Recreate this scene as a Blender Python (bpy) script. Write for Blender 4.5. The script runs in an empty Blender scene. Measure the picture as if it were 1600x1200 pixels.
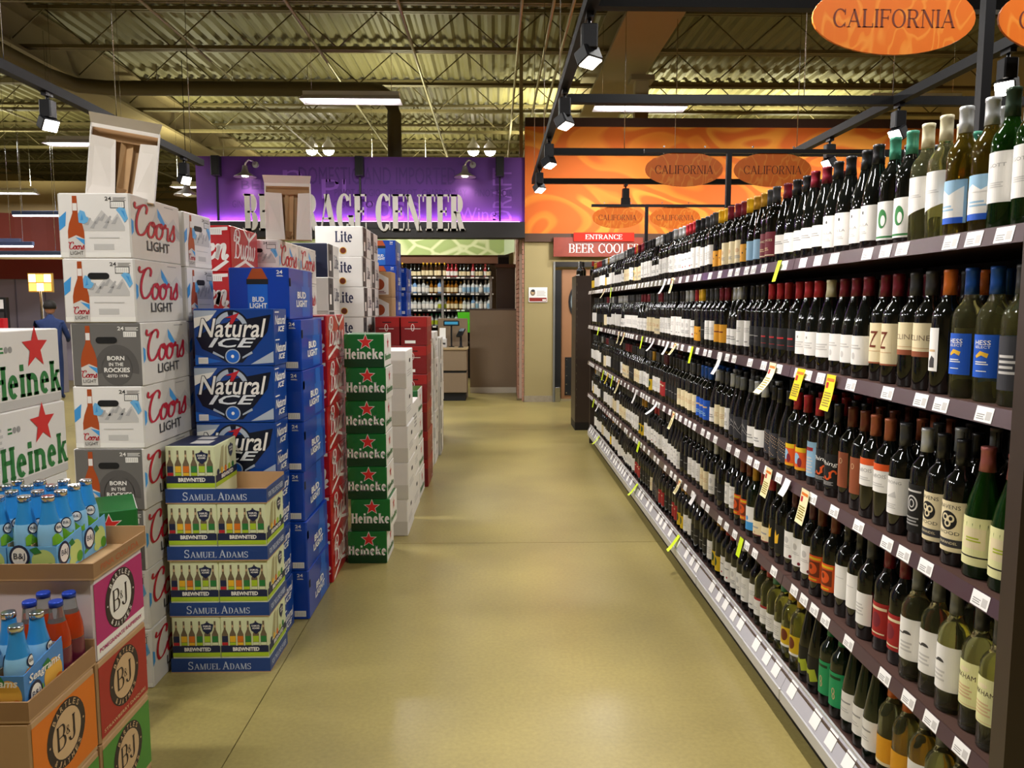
import bpy, math, random
from mathutils import Vector, Matrix
R = math.radians
PI = math.pi
random.seed(7)
S = bpy.context.scene
COL = S.collection
# ------------------------------------------------------------------ camera, world, exposure, large lights
cd = bpy.data.cameras.new('camera'); cd.sensor_width = 36.0; cd.lens = 27.0; cd.clip_end = 100
cam = bpy.data.objects.new('camera', cd); COL.objects.link(cam)
cam.location = (0, 0, 1.55); cam.rotation_euler = (R(90 - 5.805), 0, R(-1.282))
S.camera = cam
S.view_settings.view_transform = 'Standard'; S.view_settings.look = 'None'
S.view_settings.gamma = 1.0; S.view_settings.use_curve_mapping = False
S.view_settings.exposure = 0.5
S.cycles.max_bounces = 8
W = bpy.data.worlds.new('world'); S.world = W; W.use_nodes = True
W.node_tree.nodes['Background'].inputs[0].default_value = (0.9, 0.85, 0.7, 1)
W.node_tree.nodes['Background'].inputs[1].default_value = 0.02


def area(name, loc, rot, sx, sy, power, color=(1, 1, 1), spread=PI):
    l = bpy.data.lights.new(name, 'AREA'); l.shape = 'RECTANGLE'; l.size = sx; l.size_y = sy
    l.energy = power; l.color = color; l.spread = spread
    o = bpy.data.objects.new(name, l); COL.objects.link(o); o.location = loc; o.rotation_euler = rot
    return o


FLUO = [(-1.79, 10.0, 4.12), (1.95, 10.6, 4.2), (-1.79, 5.6, 4.2), (1.95, 5.8, 4.3), (-1.79, 1.2, 4.2), (1.95, 1.2, 4.3),
        (-6.1, 12.0, 3.98), (-6.3, 7.0, 4.2), (-6.3, 2.0, 4.2), (5.7, 5.8, 4.3), (5.7, 10.6, 4.3)]
FLUO_BACK = [(-1.79, 14.8, 4.1), (3.7, 17.0, 4.3), (6.4, 17.0, 4.3), (1.2, 17.0, 4.3), (-6.3, 17.0, 4.1), (-1.79, 20.5, 4.1), (4.0, 21.0, 4.3), (-6.3, 22.5, 4.1), (-11.0, 12.0, 4.1), (-11.0, 18.0, 4.1)]
for i, (x, y, z) in enumerate(FLUO):
    area('tube_light', (x, y, z - 0.04), (0, 0, 0), 1.1, 0.16, 66, (1.0, 0.985, 0.94))
for i, (x, y, z) in enumerate(FLUO_BACK):
    area('tube_light', (x, y, z - 0.04), (0, 0, 0), 1.1, 0.16, 70, (1.0, 0.98, 0.9))
    area('deck_fill_uplight', (x, y, z + 0.16), (PI, 0, 0), 1.1, 0.2, 110 if x > 0 else 60, (1.0, 0.97, 0.62), R(120) if x > 0 else PI)  # area lamp added above each rear fixture to brighten the ceiling deck


def spot(name, loc, target, power, angle=60, blend=0.6, color=(1, 0.95, 0.9), r=0.05):
    l = bpy.data.lights.new(name, 'SPOT'); l.energy = power; l.spot_size = R(angle); l.spot_blend = blend
    l.color = color; l.shadow_soft_size = r
    o = bpy.data.objects.new(name, l); COL.objects.link(o); o.location = loc
    o.rotation_euler = (Vector(target) - Vector(loc)).to_track_quat('-Z', 'Y').to_euler()
    return o


# ------------------------------------------------------------------ materials
def lin(c):
    if isinstance(c, str):
        c = tuple(int(c[i:i + 2], 16) / 255 for i in (0, 2, 4))
    return tuple((v / 12.92 if v <= 0.04045 else ((v + 0.055) / 1.055) ** 2.4) for v in c)


MATS = {}


def mat(name, col='ffffff', rough=0.5, metal=0.0, emit=0.0, trans=0.0, ior=1.45, coat=0.0, var=0.0, vscale=30.0, spec=0.5, bump=0.0):
    if name in MATS:
        return MATS[name]
    m = bpy.data.materials.new(name); m.use_nodes = True
    nt = m.node_tree; b = nt.nodes['Principled BSDF']
    c = lin(col)
    b.inputs['Base Color'].default_value = (*c, 1)
    b.inputs['Roughness'].default_value = rough; b.inputs['Metallic'].default_value = metal
    b.inputs['IOR'].default_value = ior; b.inputs['Transmission Weight'].default_value = trans
    b.inputs['Coat Weight'].default_value = coat; b.inputs['Coat Roughness'].default_value = 0.04
    b.inputs['Specular IOR Level'].default_value = spec
    if emit:
        b.inputs['Emission Color'].default_value = (*c, 1); b.inputs['Emission Strength'].default_value = emit
    if var or bump:
        tc = nt.nodes.new('ShaderNodeTexCoord'); n = nt.nodes.new('ShaderNodeTexNoise')
        n.inputs['Scale'].default_value = vscale; n.inputs['Detail'].default_value = 5
        nt.links.new(tc.outputs['Object'], n.inputs['Vector'])
        if var:
            mx = nt.nodes.new('ShaderNodeMix'); mx.data_type = 'RGBA'
            mx.inputs[6].default_value = (*[v * (1 - var) for v in c], 1)
            mx.inputs[7].default_value = (*[min(1, v * (1 + var)) for v in c], 1)
            nt.links.new(n.outputs['Fac'], mx.inputs[0]); nt.links.new(mx.outputs[2], b.inputs['Base Color'])
        if bump:
            bp = nt.nodes.new('ShaderNodeBump'); bp.inputs['Strength'].default_value = bump; bp.inputs['Distance'].default_value = 0.01
            nt.links.new(n.outputs['Fac'], bp.inputs['Height']); nt.links.new(bp.outputs[0], b.inputs['Normal'])
    MATS[name] = m
    return m


def nodes(m):
    return m.node_tree.nodes, m.node_tree.links, m.node_tree.nodes['Principled BSDF']


def ramp_mat(name, tex, scale, stops, rough=0.6, mapping=(1, 1, 1), distort=0.0, detail=3, coat=0.0, seed=(0, 0, 0), coord='Object'):
    m = mat(name, 'ffffff', rough, coat=coat); N, L, b = nodes(m)
    tc = N.new('ShaderNodeTexCoord'); mp = N.new('ShaderNodeMapping'); mp.inputs['Scale'].default_value = mapping; mp.inputs['Location'].default_value = seed
    L.new(tc.outputs[coord], mp.inputs[0])
    if tex == 'noise':
        t = N.new('ShaderNodeTexNoise'); t.inputs['Detail'].default_value = detail; t.inputs['Distortion'].default_value = distort; out = t.outputs['Fac']
    elif tex == 'wave':
        t = N.new('ShaderNodeTexWave'); t.inputs['Distortion'].default_value = distort; t.inputs['Detail'].default_value = detail; t.inputs['Detail Scale'].default_value = 0.6; out = t.outputs['Fac']
    else:
        t = N.new('ShaderNodeTexVoronoi'); t.feature = 'DISTANCE_TO_EDGE'; out = t.outputs['Distance']
    t.inputs['Scale'].default_value = scale
    L.new(mp.outputs[0], t.inputs['Vector'])
    cr = N.new('ShaderNodeValToRGB'); e = cr.color_ramp.elements
    while len(e) < len(stops):
        e.new(0.5)
    for k, (p, c) in enumerate(stops):
        e[k].position = p; e[k].color = (*lin(c), 1)
    L.new(out, cr.inputs[0]); L.new(cr.outputs[0], b.inputs['Base Color'])
    return m


# polished concrete: broad olive-gold mottling and fine speckle under a gloss coat
FLOOR = mat('polished_concrete', 'a09060', 0.36, coat=0.17)
_N, _L, _b = nodes(FLOOR)
_b.inputs['Coat Roughness'].default_value = 0.2
_tc = _N.new('ShaderNodeTexCoord'); _n1 = _N.new('ShaderNodeTexNoise'); _n1.inputs['Scale'].default_value = 0.9; _n1.inputs['Detail'].default_value = 6
_n2 = _N.new('ShaderNodeTexNoise'); _n2.inputs['Scale'].default_value = 60; _n2.inputs['Detail'].default_value = 3
_L.new(_tc.outputs['Object'], _n1.inputs[0]); _L.new(_tc.outputs['Object'], _n2.inputs[0])
_cr = _N.new('ShaderNodeValToRGB'); _cr.color_ramp.elements[0].position = 0.3; _cr.color_ramp.elements[0].color = (*lin('887b4b'), 1)
_cr.color_ramp.elements[1].position = 0.72; _cr.color_ramp.elements[1].color = (*lin('a6975a'), 1)
_mx = _N.new('ShaderNodeMix'); _mx.data_type = 'RGBA'; _mx.blend_type = 'OVERLAY'; _mx.inputs[0].default_value = 0.22
_L.new(_n1.outputs[0], _cr.inputs[0]); _L.new(_cr.outputs[0], _mx.inputs[6]); _L.new(_n2.outputs[0], _mx.inputs[7]); _L.new(_mx.outputs[2], _b.inputs['Base Color'])

WHITE = mat('carton_white', 'e6e2de', 0.45, var=0.04, vscale=9)
SILVER = mat('carton_silver', 'd2cec8', 0.38, var=0.08, vscale=7)
GREYC = mat('carton_grey', '6a6764', 0.5, var=0.05, vscale=9)
KRAFT = mat('kraft_board', 'ba966c', 0.75, var=0.08, vscale=14)
KRAFTD = mat('kraft_board_brown', '9c7852', 0.75, var=0.08, vscale=14)
BLACK = mat('ink_black', '0e0e10', 0.6)
DKGREY = mat('ink_dark_grey', '3c3a3a', 0.55)
ICEB = mat('ink_ice_blue', '6aaedd', 0.5)
ROCK = mat('ink_rock_grey', 'aaa8a8', 0.55)
MIDGREY = mat('ink_mid_grey', '9a9896', 0.55)
LTGREY = mat('ink_light_grey', 'c4c1be', 0.55)
INKW = mat('ink_white', 'efece6', 0.5)
RED = mat('ink_red', 'b81f2c', 0.45)
CRIM = mat('ink_crimson', 'b3122a', 0.45)
SKYB = mat('ink_sky_blue', '3f96d8', 0.5)
AMBER = mat('ink_amber', 'a9491a', 0.45)
AMBERD = mat('ink_amber_dark', '6d2a10', 0.45)
NAVY = mat('ink_navy', '1c2546', 0.45)
BUDBLUE = mat('carton_blue', '0a3fa8', 0.3, coat=0.2, var=0.05, vscale=5)
BUDBLUEL = mat('ink_blue_light', '1d64c4', 0.3)
NATBLUE = mat('carton_deep_blue', '0e3f8e', 0.28, coat=0.2, var=0.12, vscale=6)
NATDARK = mat('ink_midnight', '0a1226', 0.3)
BUDRED = mat('carton_red', 'b5151d', 0.3, coat=0.2, var=0.06, vscale=6)
WINERED = mat('carton_burgundy', '7a1418', 0.38, var=0.12, vscale=5)
GREEN = mat('carton_green', '0f6a2a', 0.32, coat=0.2, var=0.06, vscale=6)
GREEND = mat('ink_bottle_green', '0a3a1a', 0.4)
GREENINK = mat('ink_green', '2c7a3a', 0.5)
CREAM = mat('carton_cream_green', 'd9dfb4', 0.5, var=0.03, vscale=9)
LIME = mat('ink_lime', 'a9c62a', 0.5)
YEL = mat('ink_yellow', 'e8b52a', 0.5)
ORG = mat('ink_orange', 'd9721e', 0.5)
PINK = mat('carton_magenta', 'b5186c', 0.45, var=0.04, vscale=8)
BJRED = mat('carton_brick_red', 'a52c24', 0.55, var=0.05, vscale=8)
BJGREEN = mat('carton_leaf_green', '4c8a34', 0.55, var=0.05, vscale=8)
BJORG = mat('carton_orange', 'd8741c', 0.55, var=0.05, vscale=8)
TAN = mat('ink_tan', 'cfae84', 0.6)
METALB = mat('metal_black', '17171a', 0.45, metal=0.3)
METALS = mat('metal_silver', 'c8c8c8', 0.25, metal=1.0)
CHROME = mat('metal_chrome', 'd8d8dc', 0.18, metal=1.0)
RAILM = mat('rail_aluminium', 'cfcfd2', 0.38, metal=0.45)
BROWN = mat('laminate_dark_brown', '3c3029', 0.4, var=0.1, vscale=12)
TAUPE = mat('laminate_taupe', '85725c', 0.55, var=0.04, vscale=20)
TAUPED = mat('laminate_taupe_dark', '4a3a30', 0.55, var=0.04, vscale=20)


# ------------------------------------------------------------------ mesh builder
class MB:
    def __init__(s):
        s.v = []; s.f = []; s.mi = []; s.mats = []; s.sm = []

    def m(s, mt):
        if mt not in s.mats:
            s.mats.append(mt)
        return s.mats.index(mt)

    def poly(s, pts, mt, smooth=False):
        k = len(s.v); s.v += [tuple(p) for p in pts]; s.f.append(tuple(range(k, k + len(pts)))); s.mi.append(s.m(mt)); s.sm.append(smooth)

    def add(s, vs, fs, mt, smooth=False):
        k = len(s.v); s.v += [tuple(p) for p in vs]; i = s.m(mt)
        for f in fs:
            s.f.append(tuple(k + a for a in f)); s.mi.append(i); s.sm.append(smooth)

    def box(s, x0, x1, y0, y1, z0, z1, mt, b=0.0, faces=None):
        """faces: dict of face key -> material; keys x0 x1 y0 y1 z0 z1. b: bevel of the vertical edges."""
        if b <= 0:
            vs = [(x, y, z) for z in (z0, z1) for (x, y) in ((x0, y0), (x1, y0), (x1, y1), (x0, y1))]
            fl = {'z0': (3, 2, 1, 0), 'z1': (4, 5, 6, 7), 'y0': (0, 1, 5, 4), 'x1': (1, 2, 6, 5), 'y1': (2, 3, 7, 6), 'x0': (3, 0, 4, 7)}
            k = len(s.v); s.v += vs
            for key, f in fl.items():
                s.f.append(tuple(k + a for a in f)); s.mi.append(s.m((faces or {}).get(key, mt))); s.sm.append(False)
            return
        ring = []
        for (cx, cy, a) in ((x0 + b, y0 + b, 180), (x1 - b, y0 + b, 270), (x1 - b, y1 - b, 0), (x0 + b, y1 - b, 90)):
            for d in (0, 90):
                t = R(a + d); ring.append((cx + b * math.cos(t), cy + b * math.sin(t)))
        lev = [(z0, b * 0.6), (z0 + b * 0.6, 0), (z1 - b * 0.6, 0), (z1, b * 0.6)]
        cx, cy = (x0 + x1) / 2, (y0 + y1) / 2
        k = len(s.v)
        for z, ins in lev:
            for (x, y) in ring:
                s.v.append((x - ins * (1 if x > cx else -1), y - ins * (1 if y > cy else -1), z))
        keys = ['', 'y0', '', 'x1', '', 'y1', '', 'x0']
        keys = ['c', 'y0', 'c', 'x1', 'c', 'y1', 'c', 'x0']
        for l in range(3):
            for i in range(8):
                j = (i + 1) % 8
                s.f.append((k + l * 8 + i, k + l * 8 + j, k + l * 8 + 8 + j, k + l * 8 + 8 + i))
                s.mi.append(s.m((faces or {}).get(keys[i], mt))); s.sm.append(False)
        s.f.append(tuple(k + 24 + i for i in range(8))); s.mi.append(s.m((faces or {}).get('z1', mt))); s.sm.append(False)
        s.f.append(tuple(k + 7 - i for i in range(8))); s.mi.append(s.m((faces or {}).get('z0', mt))); s.sm.append(False)

    def lathe(s, prof, mt, n=16, c=(0, 0), smooth=True, capb=True, capt=True):
        k = len(s.v); i = s.m(mt)
        for (r, z) in prof:
            for a in range(n):
                t = 2 * PI * a / n; s.v.append((c[0] + r * math.cos(t), c[1] + r * math.sin(t), z))
        for l in range(len(prof) - 1):
            for a in range(n):
                b = (a + 1) % n
                s.f.append((k + l * n + a, k + l * n + b, k + l * n + n + b, k + l * n + n + a)); s.mi.append(i); s.sm.append(smooth)
        if capb:
            s.f.append(tuple(k + n - 1 - a for a in range(n))); s.mi.append(i); s.sm.append(False)
        if capt:
            q = k + (len(prof) - 1) * n
            s.f.append(tuple(q + a for a in range(n))); s.mi.append(i); s.sm.append(False)

    def tube(s, p0, p1, r0, mt, r1=None, n=8, smooth=True):
        p0, p1 = Vector(p0), Vector(p1); r1 = r0 if r1 is None else r1
        q = (p1 - p0).to_track_quat('Z', 'Y'); k = len(s.v); i = s.m(mt)
        for p, r in ((p0, r0), (p1, r1)):
            for a in range(n):
                t = 2 * PI * (a + .5) / n; s.v.append(tuple(p + q @ Vector((r * math.cos(t), r * math.sin(t), 0))))
        for a in range(n):
            b = (a + 1) % n; s.f.append((k + a, k + b, k + n + b, k + n + a)); s.mi.append(i); s.sm.append(smooth)
        s.f.append(tuple(k + n - 1 - a for a in range(n))); s.mi.append(i); s.sm.append(False)
        s.f.append(tuple(k + n + a for a in range(n))); s.mi.append(i); s.sm.append(False)

    def path(s, pts, r, mt, n=8):
        pts = [Vector(p) for p in pts]; k = len(s.v); i = s.m(mt)
        for j, p in enumerate(pts):
            d = (pts[min(j + 1, len(pts) - 1)] - pts[max(j - 1, 0)]).normalized()
            up = Vector((0, 0, 1)) if abs(d.z) < 0.95 else Vector((0, 1, 0))
            sx = d.cross(up).normalized(); sy = sx.cross(d)
            for a in range(n):
                t = 2 * PI * a / n; s.v.append(tuple(p + sx * r * math.cos(t) + sy * r * math.sin(t)))
        for j in range(len(pts) - 1):
            for a in range(n):
                b = (a + 1) % n; s.f.append((k + j * n + a, k + j * n + b, k + (j + 1) * n + b, k + (j + 1) * n + a)); s.mi.append(i); s.sm.append(True)
        s.f.append(tuple(k + n - 1 - a for a in range(n))); s.mi.append(i); s.sm.append(False)
        q = k + (len(pts) - 1) * n
        s.f.append(tuple(q + a for a in range(n))); s.mi.append(i); s.sm.append(False)

    def merge(s, o, mtx=None):
        k = len(s.v)
        s.v += [tuple(mtx @ Vector(v)) for v in o.v] if mtx is not None else list(o.v)
        for f, i, sm in zip(o.f, o.mi, o.sm):
            s.f.append(tuple(k + a for a in f)); s.mi.append(s.m(o.mats[i])); s.sm.append(sm)

    def mesh(s, name):
        me = bpy.data.meshes.new(name); me.from_pydata(s.v, [], s.f)
        for m_ in s.mats:
            me.materials.append(m_)
        me.polygons.foreach_set('material_index', s.mi); me.polygons.foreach_set('use_smooth', s.sm); me.update()
        return me


def ob(name, me, parent=None, loc=(0, 0, 0), rot=(0, 0, 0), **pr):
    if isinstance(me, MB):
        me = me.mesh(name)
    o = bpy.data.objects.new(name, me); COL.objects.link(o); o.location = loc; o.rotation_euler = rot
    if parent is not None:
        o.parent = parent
    for k, v in pr.items():
        o[k] = v
    return o


def thing(name, label, cat, loc=(0, 0, 0), rz=0.0, group=None):
    o = bpy.data.objects.new(name, None); COL.objects.link(o); o.location = loc; o.rotation_euler = (0, 0, rz)
    o.empty_display_size = 0.05
    o['label'] = label; o['category'] = cat
    if group:
        o['group'] = group
    return o


def ordn(n):
    return {1: 'first', 2: 'second', 3: 'third', 4: 'fourth', 5: 'fifth', 6: 'sixth', 7: 'seventh', 8: 'eighth', 9: 'ninth', 10: 'tenth'}.get(n, str(n) + ('th' if n % 100 in (11, 12, 13) else {1: 'st', 2: 'nd', 3: 'rd'}.get(n % 10, 'th')))


# ------------------------------------------------------------------ flat print: drawing on a surface map F(x, y, layer)
TXT = {}


def text_polys(st, bold=0.0, shear=0.0):
    key = (st, bold, shear)
    if key in TXT:
        return TXT[key]
    cu = bpy.data.curves.new('t', 'FONT'); cu.body = st; cu.resolution_u = 2; cu.offset = bold; cu.shear = shear; cu.fill_mode = 'FRONT'
    o = bpy.data.objects.new('t', cu); COL.objects.link(o)
    dg = bpy.context.evaluated_depsgraph_get(); me = o.evaluated_get(dg).to_mesh()
    vs = [(v.co.x, v.co.y) for v in me.vertices]; fs = [tuple(p.vertices) for p in me.polygons]
    o.evaluated_get(dg).to_mesh_clear(); bpy.data.objects.remove(o); bpy.data.curves.remove(cu)
    x0 = min(v[0] for v in vs); x1 = max(v[0] for v in vs); y0 = min(v[1] for v in vs); y1 = max(v[1] for v in vs)
    vs = [((x - x0) / (x1 - x0), (y - y0) / (y1 - y0)) for x, y in vs]
    TXT[key] = [[vs[a] for a in f] for f in fs]
    return TXT[key]


def arcp(cx, cy, rx, ry, a0, a1, T, t, n=10):
    """a bowl: ribbon between an ellipse and the ellipse inset by T sideways and t upright"""
    out = []
    for i in range(n):
        q = []
        for a in (a0 + (a1 - a0) * i / n, a0 + (a1 - a0) * (i + 1) / n):
            c, s_ = math.cos(R(a)), math.sin(R(a)); q.append(((cx + rx * c, cy + ry * s_), (cx + (rx - T) * c, cy + (ry - t) * s_)))
        out.append([q[0][0], q[1][0], q[1][1], q[0][1]])
    return out


def rc(x0, y0, x1, y1):
    return [(x0, y0), (x1, y0), (x1, y1), (x0, y1)]


def dg_(x0, y0, x1, y1, w):
    return [(x0 - w / 2, y0), (x0 + w / 2, y0), (x1 + w / 2, y1), (x1 - w / 2, y1)]


def serif_glyph(c, T=.15, t=.055, s=.07):
    def stem(x, y0=0, y1=1, lo=1, hi=1):
        o = [rc(x - T / 2, y0, x + T / 2, y1)]
        if lo: o.append(rc(x - T / 2 - s, y0, x + T / 2 + s, y0 + t))
        if hi: o.append(rc(x - T / 2 - s, y1 - t, x + T / 2 + s, y1))
        return o
    x = s + T / 2; P = []; w = .6
    def foot(x_, y): return rc(x_ - s - t, y, x_ + s + t, y + t * .8)
    if c == 'I': P = stem(x); w = 2 * x
    elif c in 'EFLT':
        w = .62
        if c == 'T':
            P = stem(w / 2, hi=0) + [rc(0, 1 - t, w, 1), rc(0, .8, t, 1), rc(w - t, .8, w, 1)]
        else:
            P = stem(x)
            if c in 'EF': P += [rc(x, 1 - t, w, 1), rc(w - t, .8, w, 1), rc(x, .5, w * .8, .5 + t), rc(w * .8 - t, .42, w * .8, .64)]
            if c in 'EL': P += [rc(x, 0, w, t), rc(w - t, 0, w, .22)]
    elif c in 'BRPD':
        P = stem(x, hi=1); w = .68
        if c == 'D':
            P += [rc(x, 1 - t, .34, 1), rc(x, 0, .34, t)] + arcp(.34, .5, .36, .5, -90, 90, T, t)
            w = .72
        else:
            P += [rc(x, 1 - t, .38, 1), rc(x, .48, .38, .48 + t)] + arcp(.38, .74, .25, .26, -90, 90, T, t)
            if c == 'B': P += [rc(x, 0, .38, t)] + arcp(.38, .265, .29, .265, -90, 90, T, t)
            if c == 'R': P += [dg_(.36, .5, .6, 0, T), rc(.52, 0, .74, t)]; w = .72
    elif c in 'OCGQ':
        w = .8 if c == 'O' else .72
        if c == 'O': P = arcp(.4, .5, .4, .52, 0, 360, T, t, 22)
        else:
            P = arcp(.4, .5, .4, .52, 42, 318, T, t, 16) + [rc(.66, .68, .66 + t, 1.0)]
            if c == 'C': P += [rc(.66, .02, .66 + t, .26)]
            else: P += [rc(.6, .05, .6 + T, .42), rc(.52, .42 - t, .82, .42)]
            w = .8 if c == 'G' else .74
    elif c == 'A': P = [dg_(.08, 0, .4, 1, t * 1.3), dg_(.7, 0, .38, 1, T), rc(.18, .3, .6, .3 + t), foot(.08, 0), foot(.7, 0)]; w = .8
    elif c == 'V': P = [dg_(.36, 0, .08, 1, T), dg_(.4, 0, .68, 1, t * 1.3), foot(.08, 1 - t * .8), foot(.68, 1 - t * .8)]; w = .76
    elif c == 'M': P = [rc(.1, 0, .1 + t, 1), dg_(.46, 0, .14, 1, T), dg_(.46, 0, .8, 1, t), foot(.12, 0)] + stem(.84, 0, 1) + [foot(.1, 1 - t)]; w = .98
    elif c == 'N': P = [rc(.1, 0, .1 + t, 1), dg_(.68, 0, .14, 1, T), rc(.66, 0, .66 + t, 1), foot(.12, 0), foot(.7, 1 - t), foot(.1, 1 - t)]; w = .8
    elif c == 'U': P = [rc(x - T / 2, .3, x + T / 2, 1), rc(x - T / 2 - s, 1 - t, x + T / 2 + s, 1), rc(.62, .3, .62 + t, 1), foot(.64, 1 - t)] + arcp(.375, .3, .305, .32, 180, 360, T * .8, t); w = .78
    elif c == 'S':
        k = (T + t) * .55
        P = arcp(.3, .75, .27, .27, 30, 270, T * .7, k * .8, 12) + arcp(.3, .26, .29, .28, 90, -150, T * .7, k * .8, 12) + [rc(.5, .74, .5 + t, 1), rc(.02, 0, .02 + t, .28)]; w = .62
    elif c == 'H': P = stem(x) + stem(.62) + [rc(x, .48, .62, .48 + t * 1.4)]; w = .62 + x
    elif c == 'i': P = stem(x, 0, .7) + [rc(x - T / 2, .8, x + T / 2, 1)]; w = 2 * x
    elif c == 'n': P = stem(x, 0, .7) + [rc(.47, 0, .47 + T, .45), rc(.47 - s, 0, .47 + T + s, t)] + arcp(.35, .42, .12 + T, .29, 0, 150, T, t * 2, 8); w = .54 + T
    elif c == 'e': P = arcp(.29, .35, .29, .37, 0, 312, T, t * 1.6, 14) + [rc(.1, .33, .56, .33 + t * 1.3)]; w = .6
    elif c == 'k': P = stem(x, 0, 1) + [dg_(.26, .34, .5, .7, t * 2), rc(.38, .7 - t, .64, .7), dg_(.58, 0, .34, .46, T), rc(.46, 0, .72, t)]; w = .7
    elif c == 't': P = [rc(.1, .12, .1 + T, .95), rc(0, .62, .4, .7)] + arcp(.1 + T + .1, .16, .1 + T, .18, 180, 300, T, t * 2, 6); w = .42
    elif c == '&': P = arcp(.3, .74, .2, .26, 0, 360, T * .6, t, 12) + arcp(.3, .25, .28, .27, 60, 380, T * .8, t, 12) + [dg_(.62, 0, .2, .7, T * .7)]; w = .66
    elif c == 'J': P = stem(.3, .2, 1, lo=0) + arcp(.12, .2, .18 + T / 2, .22, 180, 360, T, t, 8); w = .42
    elif c == ' ': w = .34
    return P, w


def serif_polys(st, T=.15, t=.055, s=.07, gap=.07, fit=True):
    key = ('s', st, T, t, s, gap)
    if key in TXT:
        return TXT[key]
    out = []; x = 0
    for c in st:
        P, w = serif_glyph(c, T, t, s)
        out += [[(x + a, b) for a, b in p] for p in P]; x += w + gap
    x -= gap
    out = [[(a / x, b) for a, b in p] for p in out]
    TXT[key] = out
    return out


def spline(pts, n=5):
    out = []
    P = [pts[0]] + list(pts) + [pts[-1]]
    for i in range(1, len(P) - 2):
        for k in range(n):
            t = k / n
            out.append(tuple(.5 * (2 * P[i][d] + (P[i + 1][d] - P[i - 1][d]) * t + (2 * P[i - 1][d] - 5 * P[i][d] + 4 * P[i + 1][d] - P[i + 2][d]) * t * t + (3 * P[i][d] - P[i - 1][d] - 3 * P[i + 1][d] + P[i + 2][d]) * t ** 3) for d in (0, 1)))
    out.append(tuple(pts[-1]))
    return out


def ribbon(pts, w, n=5, taper=.45):
    """brush stroke along a spline: thick on the way down, thin on the way up"""
    q = spline(pts, n); out = []; e = []
    for i, p in enumerate(q):
        a = q[max(i - 1, 0)]; b = q[min(i + 1, len(q) - 1)]
        dx, dy = b[0] - a[0], b[1] - a[1]; l = math.hypot(dx, dy) or 1
        ww = w * (taper + (1 - taper) * abs(dy) / l) * (.35 if i in (0, len(q) - 1) else 1) / 2
        e.append(((p[0] - dy / l * ww, p[1] + dx / l * ww), (p[0] + dy / l * ww, p[1] - dx / l * ww)))
    for i in range(len(e) - 1):
        out.append([e[i][0], e[i][1], e[i + 1][1], e[i + 1][0]])
    return out


SCRIPT = {
    'C': ([[(.62, .72), (.66, .9), (.52, 1.0), (.32, .9), (.17, .6), (.16, .28), (.3, .04), (.52, .04), (.7, .2), (.78, .36)], [(.02, 1.02), (.0, .9), (.1, .84), (.24, .9), (.36, .95)]], .74),
    'o': ([[(.3, .5), (.14, .46), (.06, .28), (.1, .06), (.26, .0), (.4, .14), (.42, .34), (.32, .5), (.24, .42), (.4, .36), (.54, .44)]], .46),
    'r': ([[(0, .4), (.1, .52), (.14, .42), (.26, .4), (.28, .2), (.28, .04), (.36, .0), (.46, .1)]], .4),
    's': ([[(0, .12), (.14, .36), (.22, .56), (.24, .36), (.3, .14), (.2, .0), (.06, .04), (.02, .14)]], .36),
    'B': ([[(.2, .95), (.2, .5), (.16, .05), (.04, .0)], [(0, .75), (.1, .98), (.4, 1.02), (.56, .84), (.46, .6), (.24, .54), (.5, .5), (.62, .28), (.5, .05), (.28, .02), (.2, .14)]], .66),
    'u': ([[(0, .36), (.08, .5), (.08, .14), (.18, .0), (.3, .14), (.36, .5), (.36, .12), (.44, .0), (.54, .14)]], .5),
    'd': ([[(.34, .46), (.16, .5), (.04, .24), (.14, .0), (.3, .12), (.4, .5), (.44, 1.0), (.4, .5), (.4, .1), (.48, .0), (.58, .14)]], .54),
    'w': ([[(0, .4), (.08, .5), (.08, .14), (.16, .0), (.28, .14), (.3, .48), (.32, .1), (.42, .0), (.56, .2), (.56, .5), (.64, .42)]], .6),
    'e': ([[(.04, .24), (.28, .36), (.26, .52), (.12, .46), (.06, .2), (.16, .0), (.34, .06), (.46, .24)]], .42),
    'n': ([[(0, .4), (.08, .5), (.1, .3), (.08, 0), (.14, .34), (.28, .52), (.34, .4), (.33, .1), (.4, .0), (.52, .16)]], .5),
    'L': ([[(.3, .98), (.3, .5), (.22, .08), (.05, .04), (.2, .1), (.5, .0), (.56, .14)]], .5),
    'i': ([[(.0, .4), (.08, .5), (.08, .12), (.16, .0), (.26, .12)], [(.08, .66), (.1, .74), (.12, .66)]], .26),
    't': ([[(.12, .8), (.1, .3), (.14, .03), (.24, .02), (.32, .14)], [(-.02, .52), (.28, .56)]], .3),
}


def script_polys(st, w=.1, slant=.18):
    key = ('b', st, w, slant)
    if key in TXT:
        return TXT[key]
    out = []; x = 0
    for c in st:
        strokes, adv = SCRIPT[c]
        for s_ in strokes:
            out += ribbon([(x + a + b * slant, b) for a, b in s_], w)
        x += adv
    x0 = min(p[0] for q in out for p in q); x1 = max(p[0] for q in out for p in q)
    out = [[((a - x0) / (x1 - x0), b) for a, b in q] for q in out]
    TXT[key] = out
    return out


STAR = [(math.sin(2 * PI * k / 10) * (1 if k % 2 == 0 else .42), math.cos(2 * PI * k / 10) * (1 if k % 2 == 0 else .42)) for k in range(10)]


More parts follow.
